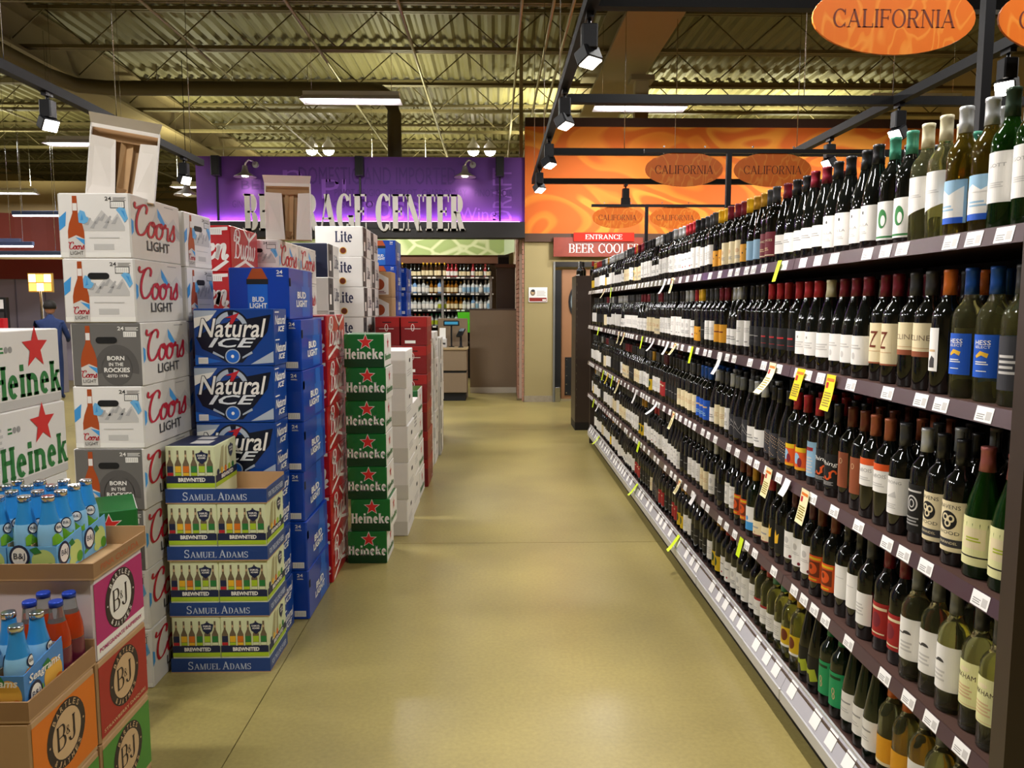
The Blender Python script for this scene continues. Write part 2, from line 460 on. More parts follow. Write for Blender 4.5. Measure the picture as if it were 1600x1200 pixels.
class Art:
    """draws print on a surface; F maps (x, y, layer) to a point just above it"""
    def __init__(s, mb, F, dx=0.0):
        s.mb = mb; s.F = F; s.dx = dx

    def put(s, pts, mt, L):
        """one polygon; on a curved surface (dx > 0) it is cut into upright strips so that it follows the curve"""
        if s.dx:
            x0 = min(p[0] for p in pts); x1 = max(p[0] for p in pts)
            if x1 - x0 > s.dx * 1.05:
                k = math.floor(x0 / s.dx)
                while k * s.dx < x1:
                    q = pts
                    for lim, sg in ((k * s.dx, 1), ((k + 1) * s.dx, -1)):
                        r = []
                        for i in range(len(q)):
                            a, b = q[i - 1], q[i]; da, db = (a[0] - lim) * sg, (b[0] - lim) * sg
                            if (da >= 0) != (db >= 0):
                                t = da / (da - db); r.append((lim, a[1] + (b[1] - a[1]) * t))
                            if db >= 0:
                                r.append(b)
                        q = r
                        if len(q) < 3:
                            break
                    if len(q) >= 3:
                        s.mb.poly([s.F(x, y, L) for x, y in q], mt)
                    k += 1
                return
        s.mb.poly([s.F(x, y, L) for x, y in pts], mt)

    def P(s, polys, mt, L=1, x=0, y=0, w=1, h=1, rot=0, sh=0, org=None):
        c, n = math.cos(R(rot)), math.sin(R(rot))
        for p in polys:
            q = []
            for a, b in p:
                X, Y = a * w + b * h * sh, b * h
                q.append((x + X * c - Y * n, y + X * n + Y * c))
            s.put(q, mt, L)

    def rect(s, x0, y0, x1, y1, mt, L=1, n=1):
        for i in range(n):
            a, b = x0 + (x1 - x0) * i / n, x0 + (x1 - x0) * (i + 1) / n
            s.put([(a, y0), (b, y0), (b, y1), (a, y1)], mt, L)

    def poly(s, pts, mt, L=1):
        s.put(pts, mt, L)

    def ell(s, cx, cy, rx, ry, mt, L=1, n=20, a0=0, a1=360):
        s.put([(cx + rx * math.cos(R(a0 + (a1 - a0) * k / n)), cy + ry * math.sin(R(a0 + (a1 - a0) * k / n))) for k in range(n if a1 - a0 == 360 else n + 1)], mt, L)

    def ring(s, cx, cy, rx, ry, w, mt, L=1, a0=0, a1=360, n=20):
        for p in arcp(cx, cy, rx, ry, a0, a1, w, w, n):
            s.poly(p, mt, L)

    def slot(s, cx, cy, w, h, mt, L=1):
        r = h / 2; pts = [(cx + w / 2 - r + r * math.cos(R(a)), cy + r * math.sin(R(a))) for a in range(-90, 91, 30)] + [(cx - w / 2 + r + r * math.cos(R(a)), cy + r * math.sin(R(a))) for a in range(90, 271, 30)]
        s.poly(pts, mt, L)

    def text(s, st, x, y, w, h, mt, L=1, bold=0.0, shear=0.0, rot=0):
        s.P(text_polys(st, bold, shear), mt, L, x, y, w, h, rot)

    def serif(s, st, x, y, w, h, mt, L=1, T=.15, t=.055, sr=.07, rot=0, sh=0):
        s.P(serif_polys(st, T, t, sr), mt, L, x, y, w, h, rot, sh)

    def script(s, st, x, y, w, h, mt, L=1, wt=.1, rot=0, sl=.18):
        s.P(script_polys(st, wt, sl), mt, L, x, y, w, h, rot)

    def star(s, cx, cy, r, mt, L=1):
        s.poly([(cx + a * r, cy + b * r) for a, b in STAR], mt, L)

    def curved(s, st, cx, cy, rx, ry, a_mid, step, size, mt, L=1, up=True):
        n = len(st)
        for k, ch in enumerate(st):
            if ch == ' ':
                continue
            a = a_mid + (-(k - (n - 1) / 2) * step if up else (k - (n - 1) / 2) * step)
            c, n_ = math.cos(R(a)), math.sin(R(a)); rot = a - 90 if up else a + 90
            ww = size * (.3 if ch in 'I' else .8)
            px, py = cx + rx * c, cy + ry * n_
            co, si = math.cos(R(rot)), math.sin(R(rot))
            px -= (ww / 2) * co - (size / 2) * si; py -= (ww / 2) * si + (size / 2) * co
            s.P(text_polys(ch, .01), mt, L, px, py, ww, size, rot)


def face_front(w, d, h):      # -Y face of a carton with its corner at the origin
    return lambda x, y, L: (x, -0.0005 * L, y)


def face_side(w, d, h):       # +X face
    return lambda x, y, L: (w + 0.0005 * L, x, y)


def face_top(w, d, h):
    return lambda x, y, L: (x, y, h + 0.0005 * L)


def face_left(w, d, h):       # +X face read along +Y is face_side; this is for panels turned the other way
    return lambda x, y, L: (-0.0005 * L, d - x, y)

# ================================================================== the setting
def struct(name, mb, parent=None, **k):
    o = ob(name, mb, parent, **k)
    if parent is None:
        o['kind'] = 'structure'
    return o


# floor: slabs of polished concrete with sawn joints
fl = MB(); fl.box(-16, 9, -4, 30, -.12, -.022, mat('joint_filler', '3a3020', 0.8)); FL = struct('floor', fl)
XE = [-16, -10.2, -5.5, -.925, 3.7, 9]; YE = [-4, .3, 4.92, 9.55, 14.2, 19, 24, 30]
for i in range(len(XE) - 1):
    for j in range(len(YE) - 1):
        g = .0022; s_ = MB(); s_.box(XE[i] + g, XE[i + 1] - g, YE[j] + g, YE[j + 1] - g, -.022, 0, FLOOR)
        ob('concrete_slab', s_, FL)

# ceiling: ribbed steel deck on open-web joists
DECK = mat('steel_deck', '706a48', 0.55, var=0.06, vscale=3)
JOIST = mat('joist_paint', '6f6547', 0.55)
c = MB(); x = -16.0; pts = []
while x < 9.0:
    pts += [(x, 6.05), (x + .05, 6.0), (x + .12, 6.0), (x + .17, 6.05)]; x += .22
for a, b in zip(pts[:-1], pts[1:]):
    c.poly([(a[0], 30, a[1]), (b[0], 30, b[1]), (b[0], -4, b[1]), (a[0], -4, a[1])], DECK)
CE = struct('ceiling', c)
k = 0; y = 10.25 - 1.85 * 5
jm = MB()
for dz, hh in ((5.38, .05), (5.94, .05)):
    jm.box(-16, 9, -.06, -.012, dz, dz + hh, JOIST); jm.box(-16, 9, .012, .06, dz, dz + hh, JOIST)
xx = -16.0; up = True
while xx < 8.9:
    jm.tube((xx, 0, 5.42 if up else 5.96), (xx + .62, 0, 5.96 if up else 5.42), .011, JOIST, n=5); xx += .62; up = not up
JM = jm.mesh('joist')
while y < 29:
    ob('joist', JM, CE, (0, y, 0)); y += 1.85
# bridging pipes and conduits running along the aisle
cb = MB()
for px_ in (-4.4, -2.6, -1.2, .35, .75, 1.0, -9.5):
    cb.tube((px_, 1, 5.33), (px_, 29, 5.33), .022, mat('conduit', '9a927a', 0.4, metal=0.5), n=6)
ob('conduit_run', cb, CE, kind='stuff')
GIRD = mat('girder_paint', '7d6f50', 0.6, var=0.04, vscale=3)
for (gx, nm) in ((-7.35, 'girder'), (2.0, 'girder')):
    g = MB(); g.box(gx - .3, gx + .45, -4, 30, 5.28, 5.33, GIRD); g.box(gx - .02, gx + .16, -4, 30, 5.33, 5.95, GIRD); g.box(gx - .3, gx + .45, -4, 30, 5.93, 5.98, GIRD)
    ob(nm, g, CE)
col = MB(); col.box(2.3, 2.52, 12.9, 13.1, 0, 5.28, mat('column_paint', '9b8d66', 0.6)); col.box(2.22, 2.6, 12.82, 13.18, 5.2, 5.28, GIRD); col.box(2.22, 2.6, 12.82, 13.18, 0, .04, GIRD)
struct('column_steel', col)
cp = MB(); cp.box(.4, .46, 12.62, 12.7, 0, 6, mat('column_paint')); cp.box(.36, .5, 12.58, 12.74, 0, .03, GIRD); struct('column_slim', cp)

# outer walls
TANW = mat('wall_tan', 'a08a5e', 0.8, var=0.03, vscale=2)
for nm, a in (('wall_far', (-16, 9, 30, 30.2, 0, 6.1)), ('wall_left', (-16.2, -16, -4, 30, 0, 6.1)), ('wall_right', (9, 9.2, -4, 30, 0, 6.1)), ('wall_near', (-16, 9, -4.2, -4, 0, 6.1))):
    w = MB(); w.box(*a, TANW); struct(nm, w)

# purple fascia with black band
PURP = ramp_mat('wall_purple', 'noise', 1.1, [(.3, '512a72'), (.75, '653689')], 0.7)
w = MB(); w.box(-4.66, .476, 12.36, 12.56, 2.84, 3.87, PURP); WP = struct('wall_purple_fascia', w)
b_ = MB(); b_.box(-4.66, .476, 12.24, 12.58, 2.617, 2.862, mat('band_black', '221f1f', 0.5)); ob('lower_band', b_, WP)
pt = MB(); A = Art(pt, lambda x, y, L: (-4.66 + x, 12.36 - .0012 * L, 2.866 + y))
PD = mat('paint_purple_dark', '472568', 0.7); PL = mat('paint_purple_light', '7a4aa0', 0.7)
A.text('PINOT GRIGIO', 2.15, .40, .72, .11, PD); A.text('MERLOT', 3.02, .40, .42, .11, PD); A.text('CHARDONNAY', 3.52, .40, .7, .11, PD); A.text('PINOT NOIR', 4.35, .40, .6, .11, PD)
A.text('DOMESTIC AND IMPORTED', 1.6, .58, 2.45, .27, PD); A.text('GINGER', .55, .22, .35, .11, PD); A.text('MOSCATO', 2.0, .22, .75, .11, PD)
A.text('DRAFT', 4.93, .02, .82, .3, PL, rot=90); A.text('Pl', 1.95, .36, .38, .3, PL); A.text('rose', 2.6, .04, .9, .28, PL); A.text('Wine', 4.1, .03, .6, .2, PL)
A.text('n', 1.35, .6, .3, .2, PL); A.text('BEER', .7, .5, .6, .14, PD)
ob('painted_words', pt, WP)

# orange fascia over the cooler entrance
ORW = ramp_mat('wall_orange', 'noise', .55, [(.0, 'c85c18'), (.36, 'cc6016'), (.4, 'd8781e'), (.45, 'dc8024'), (.48, 'cc6216'), (.56, 'ce6417'), (.59, 'e0902e'), (.63, 'de8a28'), (.67, 'cc6016'), (1.0, 'c85c18')], 0.7, mapping=(1.0, 1.0, 1.7), distort=1.9, detail=.4, seed=(2.2, 0, .7))
w = MB(); w.box(.478, 9, 12.3, 12.5, 2.69, 4.33, ORW); WO = struct('wall_orange_fascia', w)
b_ = MB(); b_.box(.478, 9, 12.26, 12.54, 4.33, 4.46, mat('cap_brown', '3a241c', 0.6)); ob('top_cap', b_, WO)
b_ = MB(); b_.box(.478, 9, 12.3, 12.5, 2.56, 2.69, mat('band_brown', '4a3020', 0.6)); ob('lower_band', b_, WO)
w = MB(); OLIVE = mat('wall_olive', 'a39468', 0.8, var=0.03, vscale=3)
w.box(.478, .935, 12.36, 12.62, 0, 2.56, OLIVE); w.box(.935, 2.2, 12.36, 12.56, 2.25, 2.56, OLIVE); w.box(2.2, 9, 12.36, 12.56, 0, 2.56, OLIVE)
WB = struct('wall_cooler_front', w)
b_ = MB(); b_.box(.475, .94, 12.345, 12.36, 0, .1, mat('scuffed_base', '9c907c', 0.8, var=0.25, vscale=25)); struct('baseboard_cooler', b_)
# brick return beside the alcove, brick by brick
br = MB(); br.box(.4, .474, 12.6, 17, 0, 2.84, mat('mortar', 'c9b4a4', 0.9)); WR = struct('wall_brick_return', br)
BRK = mat('painted_brick', 'a97a66', 0.85, var=0.15, vscale=20)
bm_ = MB(); bm_.box(0, .022, .006, .234, .005, .069, BRK); BMsh = bm_.mesh('brick'); n_ = 0
for r_ in range(37):
    yy = 12.62 + (.12 if r_ % 2 else 0)
    while yy < 13.9:
        ob('brick', BMsh, WR, (.381, yy, r_ * .076 + .01)); yy += .24
# brick edge of the olive pier
br = MB(); br.box(.452, .478, 12.385, 12.6, 0, 2.84, mat('mortar')); WE = struct('wall_pier_edge', br)
bm_ = MB(); bm_.box(0, .026, 0, .2, .005, .069, BRK); BM2 = bm_.mesh('brick')
for r_ in range(37):
    ob('brick', BM2, WE, (.442, 12.372, r_ * .076 + .01))

# swing door of the cooler
d = MB(); DKF = mat('door_frame_steel', '2b2928', 0.4, metal=0.4)
d.box(.935, .965, 12.33, 12.6, 0, 2.25, mat('door_jamb_grey', '8a8a86', 0.4, metal=0.5)); d.box(.965, 2.2, 12.36, 12.6, 2.17, 2.25, DKF); d.box(2.12, 2.2, 12.36, 12.6, 0, 2.17, DKF)
DR = struct('door_1', d)
d = MB(); d.box(.966, 1.07, 12.40, 12.5, .02, 2.12, BLACK); ob('strip_curtain_edge', d, DR)
LEAF = mat('door_leaf_tan', '9a6e4c', 0.5, var=0.04, vscale=6)
d = MB(); d.box(1.075, 2.1, 12.44, 12.49, .04, 2.13, LEAF, b=.01); LF = ob('door_leaf', d, DR)
d = MB(); A = Art(d, lambda x, y, L: (x, 12.436 - .001 * L, y))
for p in arcp(1.42, 1.62, .23, .33, 0, 360, .035, .035, 24):
    d.add([(a, 12.425, b) for a, b in p] + [(a, 12.445, b) for a, b in p], [(0, 1, 2, 3), (0, 1, 5, 4), (2, 3, 7, 6)], BLACK)
ob('window_gasket', d, LF)
d = MB(); A = Art(d, lambda x, y, L: (x, 12.432, y)); A.ell(1.42, 1.62, .2, .3, mat('cooler_glass', '8fa0a8', 0.08, spec=.8)); ob('window_pane', d, LF)
d = MB(); d.box(1.14, 2.04, 12.425, 12.44, .1, .72, BLACK); KP = ob('kick_plate', d, LF)
d = MB()
for zz in (.14, .28, .42, .56, .68):
    for xx in (1.165, 1.6, 2.0):
        d.box(xx - .009, xx + .009, 12.42, 12.425, zz - .009, zz + .009, METALS)
ob('screws', d, KP)
d = MB(); d.box(.967, 1.06, 12.33, 12.4, 0, .24, METALS, b=.01); ob('corner_guard', d, DR)

# alcove: back wall, grape-leaf fascia, brown soffit
w = MB(); w.box(-4.66, .4, 17, 17.2, 0, 4.2, mat('alcove_wall', '7d6a52', 0.8)); struct('wall_alcove_back', w)
w = MB(); w.box(-4.66, -4.5, 12.58, 17, 0, 3.87, mat('alcove_wall')); struct('wall_alcove_side', w)
GRAPE = ramp_mat('grape_leaf_print', 'voronoi', 2.3, [(0.0, 'dfe6b8'), (.07, 'd3dca4'), (.12, 'a9bd78'), (1.0, 'b4c684')], 0.7, mapping=(1, 1, 1.6))
w = MB(); w.box(-4.4, .2, 16.3, 16.4, 2.61, 3.2, GRAPE); w.poly([(.2, 16.3, 2.61), (.39, 15.3, 2.61), (.39, 15.3, 3.2), (.2, 16.3, 3.2)], mat('grape_return', 'ccd8b4', 0.7)); struct('wall_grape_fascia', w)
w = MB(); w.box(-4.4, .2, 16.34, 16.96, 2.44, 2.61, mat('soffit_brown', '6b4330', 0.6)); struct('trim_1', w)

# ================================================================== cartons, cases and bottles on the left of the aisle
CACHE = {}


def picture_bottle(A, x, y, w, h, lab_blue=False, L=2):
    """printed amber beer bottle"""
    A.poly([(x + w * .36, y + h), (x + w * .64, y + h), (x + w * .66, y + h * .72), (x + w * .9, y + h * .55), (x + w, y + h * .42), (x + w, y), (x, y), (x, y + h * .42), (x + w * .1, y + h * .55), (x + w * .34, y + h * .72)], AMBER, L)
    A.rect(x + w * .37, y + h * .76, x + w * .63, y + h * .88, WHITE, L + 1)
    A.poly([(x, y), (x + w, y), (x + w, y + h * .3), (x + w * .5, y + h * .36), (x, y + h * .3)], SILVER, L + 1)
    A.poly([(x + w * .45, y + h * .33), (x + w, y + h * .2), (x + w, y + h * .29)], SKYB, L + 2)
    A.script('Coors', x + w * .02, y + h * .13, w * .96, h * .12, CRIM, L + 3, .14)
    A.text('LIGHT', x + w * .1, y + h * .04, w * .8, h * .06, DKGREY, L + 3)


def mountains(A, x, y, w, h, L=1):
    A.poly([(x, y), (x + w * .18, y + h * .7), (x + w * .3, y + h * .45), (x + w * .5, y + h), (x + w * .72, y + h * .5), (x + w * .85, y + h * .85), (x + w, y + h * .2), (x + w, y)], LTGREY, L)
    for (a, b) in ((.1, .3), (.3, .35), (.42, .5), (.55, .4), (.7, .35), (.22, .15), (.5, .15)):
        A.poly([(x + w * a, y + h * b), (x + w * (a + .13), y + h * (b + .34)), (x + w * (a + .16), y + h * (b + .3)), (x + w * (a + .09), y + h * (b - .02))], ROCK, L + 1)
    A.poly([(x - w * .02, y + h * .4), (x - w * .03, y + h * .8), (x + w * .02, y + h * 1.0), (x + w * .12, y + h * .92), (x + w * .15, y + h * .7), (x + w * .21, y + h * .6), (x + w * .17, y + h * .42), (x + w * .1, y + h * .34)], ICEB, L + 2); A.poly([(x + w * .02, y + h * .5), (x + w * .06, y + h * .85), (x + w * .08, y + h * .55)], SKYB, L + 3)
    A.poly([(x + w * .82, y + h * 1.02), (x + w * .9, y + h * 1.14), (x + w * 1.02, y + h * 1.08), (x + w * 1.08, y + h * .6), (x + w * 1.0, y + h * .4), (x + w * .95, y + h * .62), (x + w * .9, y + h * .8)], ICEB, L + 2); A.poly([(x + w * .93, y + h * 1.0), (x + w * 1.0, y + h * .95), (x + w * 1.03, y + h * .6)], SKYB, L + 3)


def barcode(A, x, y, w, h, L=2, frame=None):
    if frame:
        A.rect(x - .003, y - .003, x + w + .003, y + h + .003, frame, L - 1)
    A.rect(x, y, x + w, y + h, INKW, L)
    for i in range(6):
        A.rect(x + w * (.08 + i * .15), y + h * .15, x + w * (.08 + i * .15 + .05), y + h * .85, LTGREY, L + 1)


def small_lines(A, x, y, w, h, n, mt, L=2):
    for i in range(n):
        A.rect(x, y + h * i / n, x + w * (1 - .12 * (i % 2)), y + h * i / n + h / n * .5, mt, L)


def carton_meshes(kind, w, d, h):
    key = (kind, round(w, 3), round(d, 3), round(h, 3))
    if key in CACHE:
        return CACHE[key]
    body = MB(); art = MB(); art2 = MB(); art3 = MB(); hole = MB(); b = .006
    Fr = Art(art, face_front(w, d, h)); Sd = Art(art2, face_side(w, d, h)); Tp = Art(art3, face_top(w, d, h))
    HF = Art(hole, face_front(w, d, h)); HS = Art(hole, face_side(w, d, h))
    if kind in ('coors', 'coors_noslot', 'coors_grey'):
        grey = kind == 'coors_grey'
        body.box(0, w, 0, d, 0, h, SILVER, b, {'y0': GREYC if grey else WHITE, 'z1': WHITE, 'y1': WHITE})
        if not grey:
            mountains(Fr, w * .3, h * .42, w * .62, h * .32); Fr.poly([(.004, h * .62), (w * .12, h * .72), (w * .1, h * .5), (.004, h * .42)], SKYB, 1)
            small_lines(Fr, w * .42, h * .31, w * .42, h * .03, 1, LTGREY); Fr.rect(w * .48, h * .13, w * .76, h * .22, LTGREY, 1); Fr.rect(.004, .004, w - .004, h * .09, INKW, 1)
        else:
            Fr.ring(w * .63, h * .26, w * .31, h * .4, .028, mat('ink_charcoal', '565351', .55), 1, -10, 190); Fr.ell(w * .63, h * .28, w * .22, h * .27, mat('ink_charcoal'), 1)
            Fr.text('BORN', w * .5, h * .41, w * .24, h * .07, INKW, 3, .03); Fr.text('IN THE', w * .52, h * .32, w * .2, h * .055, INKW, 3, .02); Fr.text('ROCKIES', w * .45, h * .22, w * .36, h * .075, INKW, 3, .03); Fr.text('-ESTD 1978-', w * .48, h * .14, w * .31, h * .045, INKW, 3, .02)
        picture_bottle(Fr, w * .13, .004, w * .225, h * .94)
        ink = INKW if grey else DKGREY
        Fr.text('24', w * .66, h * .885, w * .09, h * .06, ink, 2, .02); small_lines(Fr, w * .77, h * .885, w * .18, h * .06, 3, ink if grey else MIDGREY); barcode(Fr, w * .74, h * .78, w * .18, h * .085, 2, None if grey else DKGREY)
        if kind != 'coors_noslot':
            HF.slot(w * .5, h * .73, w * .3, h * .1, BLACK, 3)
        Sd.poly([(d * .42, h * .66), (d * .52, h * .9), (d * .62, h * .76), (d * .74, h * .66), (d * .86, h * .78), (d * .985, h * .6), (d * .985, h * .4), (d * .5, h * .42)], LTGREY, 1); Sd.poly([(d * .52, h * .88), (d * .58, h * .8), (d * .68, h * .64), (d * .6, h * .62), (d * .52, h * .74)], SKYB, 2); Sd.poly([(d * .84, h * .7), (d * .985, h * .56), (d * .985, h * .4), (d * .88, h * .5)], ROCK, 2); Sd.poly([(.004, h * .62), (d * .05, h * .58), (d * .05, h * .42), (.004, h * .36)], SKYB, 2)
        Sd.script('Coors', d * .06, h * .38, d * .82, h * .5, CRIM, 5, .115); Sd.text('LIGHT', d * .28, h * .16, d * .46, h * .16, DKGREY, 5, .01)
        small_lines(Sd, d * .66, h * .93, d * .2, h * .03, 1, MIDGREY)
    elif kind in ('natice', 'natice_bare'):
        body.box(0, w, 0, d, 0, h, NATBLUE, b, {'y0': NATBLUE})
        SV = mat('ink_silver_blue', 'aeb9c8', .35)
        Fr.poly([(.004, h * .97), (w * .3, h * .97), (w * .22, h * .82), (.004, h * .72)], SV, 1); Fr.poly([(.004, h * .84), (w * .26, h * .9), (w * .2, h * .8), (.004, h * .66)], INKW, 2)
        Fr.poly([(w * .03, h * .5), (w * .28, h * .72), (w * .97, h * .9), (w * .92, h * .6), (w * .75, h * .3), (w * .6, h * .06), (w * .4, h * .06), (w * .26, h * .2), (w * .1, h * .3)], NATDARK, 2)
        Fr.poly([(.004, h * .02), (w * .35, h * .08), (.004, h * .2)], BUDBLUEL, 1); Fr.poly([(w * .7, h * .03), (w - .004, h * .06), (w - .004, h * .26)], SV, 1)
        Fr.ring(w * .47, h * .62, w * .24, h * .36, .022, NATDARK, 3, 0, 180); Fr.ring(w * .47, h * .62, w * .215, h * .33, .02, SV, 4, 10, 80); Fr.ring(w * .47, h * .62, w * .215, h * .33, .02, SV, 4, 100, 170)
        Fr.poly([(w * .4, h * .84), (w * .58, h * .93), (w * .46, h * .66), (w * .4, h * .66), (w * .48, h * .84)], RED, 5)
        Fr.text('Natural', w * .05, h * .5, w * .86, h * .34, NATDARK, 5, .05, .25); Fr.text('Natural', w * .06, h * .5, w * .85, h * .33, INKW, 6, .012, .25)
        Fr.text('ICE', w * .17, h * .32, w * .62, h * .18, NATDARK, 6, .04, .3); Fr.text('ICE', w * .18, h * .325, w * .6, h * .17, mat('ink_silver_white', 'dfe4ea', .35), 7, .02, .3)
        Fr.ell(w * .48, h * .17, w * .095, h * .13, SV, 5); Fr.ell(w * .48, h * .17, w * .08, h * .11, BUDBLUEL, 6); Fr.ell(w * .48, h * .17, w * .02, h * .03, INKW, 7)
        Fr.poly([(w * .24, h * .26), (w * .37, h * .16), (w * .37, h * .13), (w * .23, h * .22)], SV, 4); Fr.poly([(w * .72, h * .26), (w * .6, h * .16), (w * .6, h * .13), (w * .73, h * .22)], SV, 4)
        barcode(Fr, w * .05, h * .04, w * .12, h * .11, 3)
        for z0 in (.55, .06):
            Sd.text('Natural', d * .1, h * (z0 + .17), d * .8, h * .16, INKW, 2, .02, .25); Sd.text('ICE', d * .3, h * (z0 + .04), d * .5, h * .1, INKW, 2, .03, .3)
            Sd.rect(d * .1, h * (z0 + .38), d * .4, h * (z0 + .4), INKW, 2)
        Tp.rect(.01, .01, w - .01, d * .4, BUDBLUEL, 1)
    elif kind in ('budlight', 'budlight_plain'):
        body.box(0, w, 0, d, 0, h, BUDBLUE, b)
        Fr.text('24', w * .8, h * .88, w * .1, h * .07, INKW, 2, .02); small_lines(Fr, w * .8, h * .83, w * .11, h * .03, 2, INKW)
        if kind == 'budlight':
            bx = w * .3; bw = w * .36
            Fr.poly([(bx + bw * .28, h * .985), (bx + bw * .72, h * .985), (bx + bw, h * .76), (bx, h * .76)], AMBER, 2); Fr.rect(bx, h * .68, bx + bw, h * .78, BLACK, 3)
            Fr.rect(bx + .004, .004, bx + bw - .004, h * .68, BUDBLUEL, 2); Fr.text('BUD', bx + bw * .25, h * .34, bw * .55, h * .1, INKW, 4, .03); Fr.text('LIGHT', bx + bw * .12, h * .22, bw * .8, h * .1, INKW, 4, .03)
        else:
            barcode(Fr, w * .74, h * .06, w * .2, h * .12, 2)
        Sd.rect(d * .52, h * .04, d * .86, h * .66, BUDBLUEL, 1); Sd.rect(d * .58, h * .66, d * .8, h * .98, BUDBLUEL, 1)
        Sd.text('BUD', d * .32, h * .41, d * .36, h * .14, INKW, 3, .04); Sd.text('LIGHT', d * .27, h * .24, d * .46, h * .14, INKW, 3, .04)
        HS.slot(d * .04, h * .72, .012, .04, BLACK, 2)
    elif kind == 'bud':
        body.box(0, w, 0, d, 0, h, BUDRED, b)
        Fr.script('en', w * .5, h * .28, w * .46, h * .6, INKW, 2, .16); Fr.poly([(w * .4, h * .94), (w * .95, h * .97), (w * .95, h * .9), (w * .4, h * .85)], INKW, 2); barcode(Fr, w * .6, h * .8, w * .24, h * .14, 4)
        Fr.poly([(w * .6, h * .02), (w * .72, h * .02), (w * .96, h * .22), (w * .9, h * .26)], INKW, 2)
        Sd.script('Budw', d * .1, h * .32, d * .8, h * .62, INKW, 3, .1, 0); Sd.script('to', d * .1, h * .68, d * .22, h * .24, INKW, 3, .14)
        for (a, e, c2, e2) in ((.06, .02, .5, .24), (.5, .24, .96, .06), (.45, .98, .66, .72), (.66, .72, .94, .95)):
            Sd.poly([(d * a, h * e), (d * a, h * (e + .075)), (d * c2, h * (e2 + .075)), (d * c2, h * e2)], INKW, 2)
    elif kind == 'heineken':
        body.box(0, w, 0, d, 0, h, WHITE, b, {'y0': GREEN, 'c': GREEN, 'z1': GREEN})
        Fr.rect(.003, .003, w - .003, h * .3, GREEND, 1); Fr.star(w * .54, h * .76, w * .215, INKW, 2); Fr.star(w * .54, h * .76, w * .185, mat('ink_star_red', 'd32a26', .5), 3)
        Fr.serif('Heineke', .004, h * .26, w - .008, h * .31, INKW, 4, .24, .11, .03); Fr.poly([(.004, h * .97), (w * .1, h * .97), (.004, h * .8)], GREENINK, 1)
        Sd.star(d * .5, h * .7, h * .2, RED, 2); Sd.serif('Heineken', d * .1, h * .2, d * .8, h * .2, GREENINK, 2, .24, .1, .03)
    elif kind == 'heineken_white':
        body.box(0, w, 0, d, 0, h, WHITE, b)
        Sd.star(d * .66, h * .76, h * .29, mat('ink_star_red', 'd32a26', .5), 3); Sd.serif('Heinek', d * .12, h * .14, d * .87, h * .42, GREENINK, 2, .23, .1, .04)
        Sd.rect(.005, 0.004, d - .005, h * .12, LTGREY, 1); small_lines(Sd, d * .22, h * .72, d * .05, h * .1, 2, GREENINK); Sd.ell(d * .3, h * .76, .009, .01, MIDGREY, 2); Sd.ell(d * .35, h * .76, .009, .01, MIDGREY, 2); small_lines(Sd, d * .04, h * .55, d * .12, h * .3, 4, LTGREY)
    elif kind == 'lite' or kind == 'lite_dark':
        dk = kind == 'lite_dark'
        body.box(0, w, 0, d, 0, h, WHITE, b, {'y0': NAVY} if dk else None)
        Fr.serif('Lite', w * .42, h * .48, w * .36, h * .36, INKW if dk else mat('ink_lite_navy', '23264a', .5), 2, .2, .08, .05)
        Fr.ell(w * .58, h * .2, .024, .024, AMBERD, 2); Fr.ring(w * .58, h * .2, .028, .028, .004, YEL, 3)
        Sd.rect(.004, .004, d * .42, h - .004, DKGREY, 1); HS.slot(d * .2, h * .75, .08, .03, BLACK, 3); Sd.serif('Lite', d * .5, h * .3, d * .4, h * .4, mat('ink_lite_navy', '23264a', .5), 2, .2, .08, .05); Sd.rect(d * .1, h * .2, d * .24, h * .5, INKW, 3)
    elif kind == 'crest_red':
        body.box(0, w, 0, d, 0, h, WINERED, b)
        Fr.rect(.003, h * .66, w - .003, h - .004, mat('ink_red_bright', '9e1c1a', .4), 1); Fr.rect(w * .16, h * .08, w * .56, h * .18, INKW, 2); small_lines(Fr, w * .16, h * .58, w * .6, h * .03, 1, INKW); Fr.ring(w * .46, h * .63, .014, .03, .004, INKW, 2); Fr.rect(w * .3, h * .8, w * .66, h * .83, BLACK, 2)
        Sd.rect(.003, h * .66, d - .003, h - .004, mat('ink_red_bright', '9e1c1a', .4), 1); Sd.ring(d * .5, h * .6, .02, .03, .004, INKW, 2); small_lines(Sd, d * .7, h * .1, d * .2, h * .08, 2, INKW)
    elif kind == 'white':
        body.box(0, w, 0, d, 0, h, WHITE, b)
        Fr.rect(.003, .003, w - .003, h * .4, mat('carton_greige', 'd3cfc6', .5), 1); HS.slot(d * .5, h * .7, .08, .028, BLACK, 2); small_lines(Sd, d * .1, h * .3, d * .6, h * .2, 3, LTGREY)
    elif kind == 'white_redtop':
        body.box(0, w, 0, d, 0, h, WHITE, b); Tp.rect(w * .2, d * .1, w * .9, d * .5, RED, 1); Fr.rect(w * .2, h * .72, w * .8, h * .82, RED, 2); small_lines(Sd, d * .1, h * .3, d * .6, h * .4, 4, MIDGREY)
    elif kind == 'mixgrey':
        body.box(0, w, 0, d, 0, h, SILVER, b); Sd.rect(d * .1, h * .1, d * .3, h * .9, DKGREY, 1); Sd.rect(d * .55, h * .2, d * .8, h * .7, INKW, 1); Fr.rect(w * .2, h * .4, w * .8, h * .7, MIDGREY, 1); small_lines(Fr, w * .2, h * .15, w * .5, h * .15, 3, DKGREY)
    elif kind == 'mixblack':
        body.box(0, w, 0, d, 0, h, mat('carton_black', '1c1a1c', .4), b); Sd.rect(d * .2, h * .15, d * .6, h * .85, INKW, 1); Fr.rect(w * .2, h * .3, w * .8, h * .8, INKW, 1); small_lines(Fr, w * .3, h * .4, w * .4, h * .3, 3, RED, 2)
    elif kind == 'kraft_label':
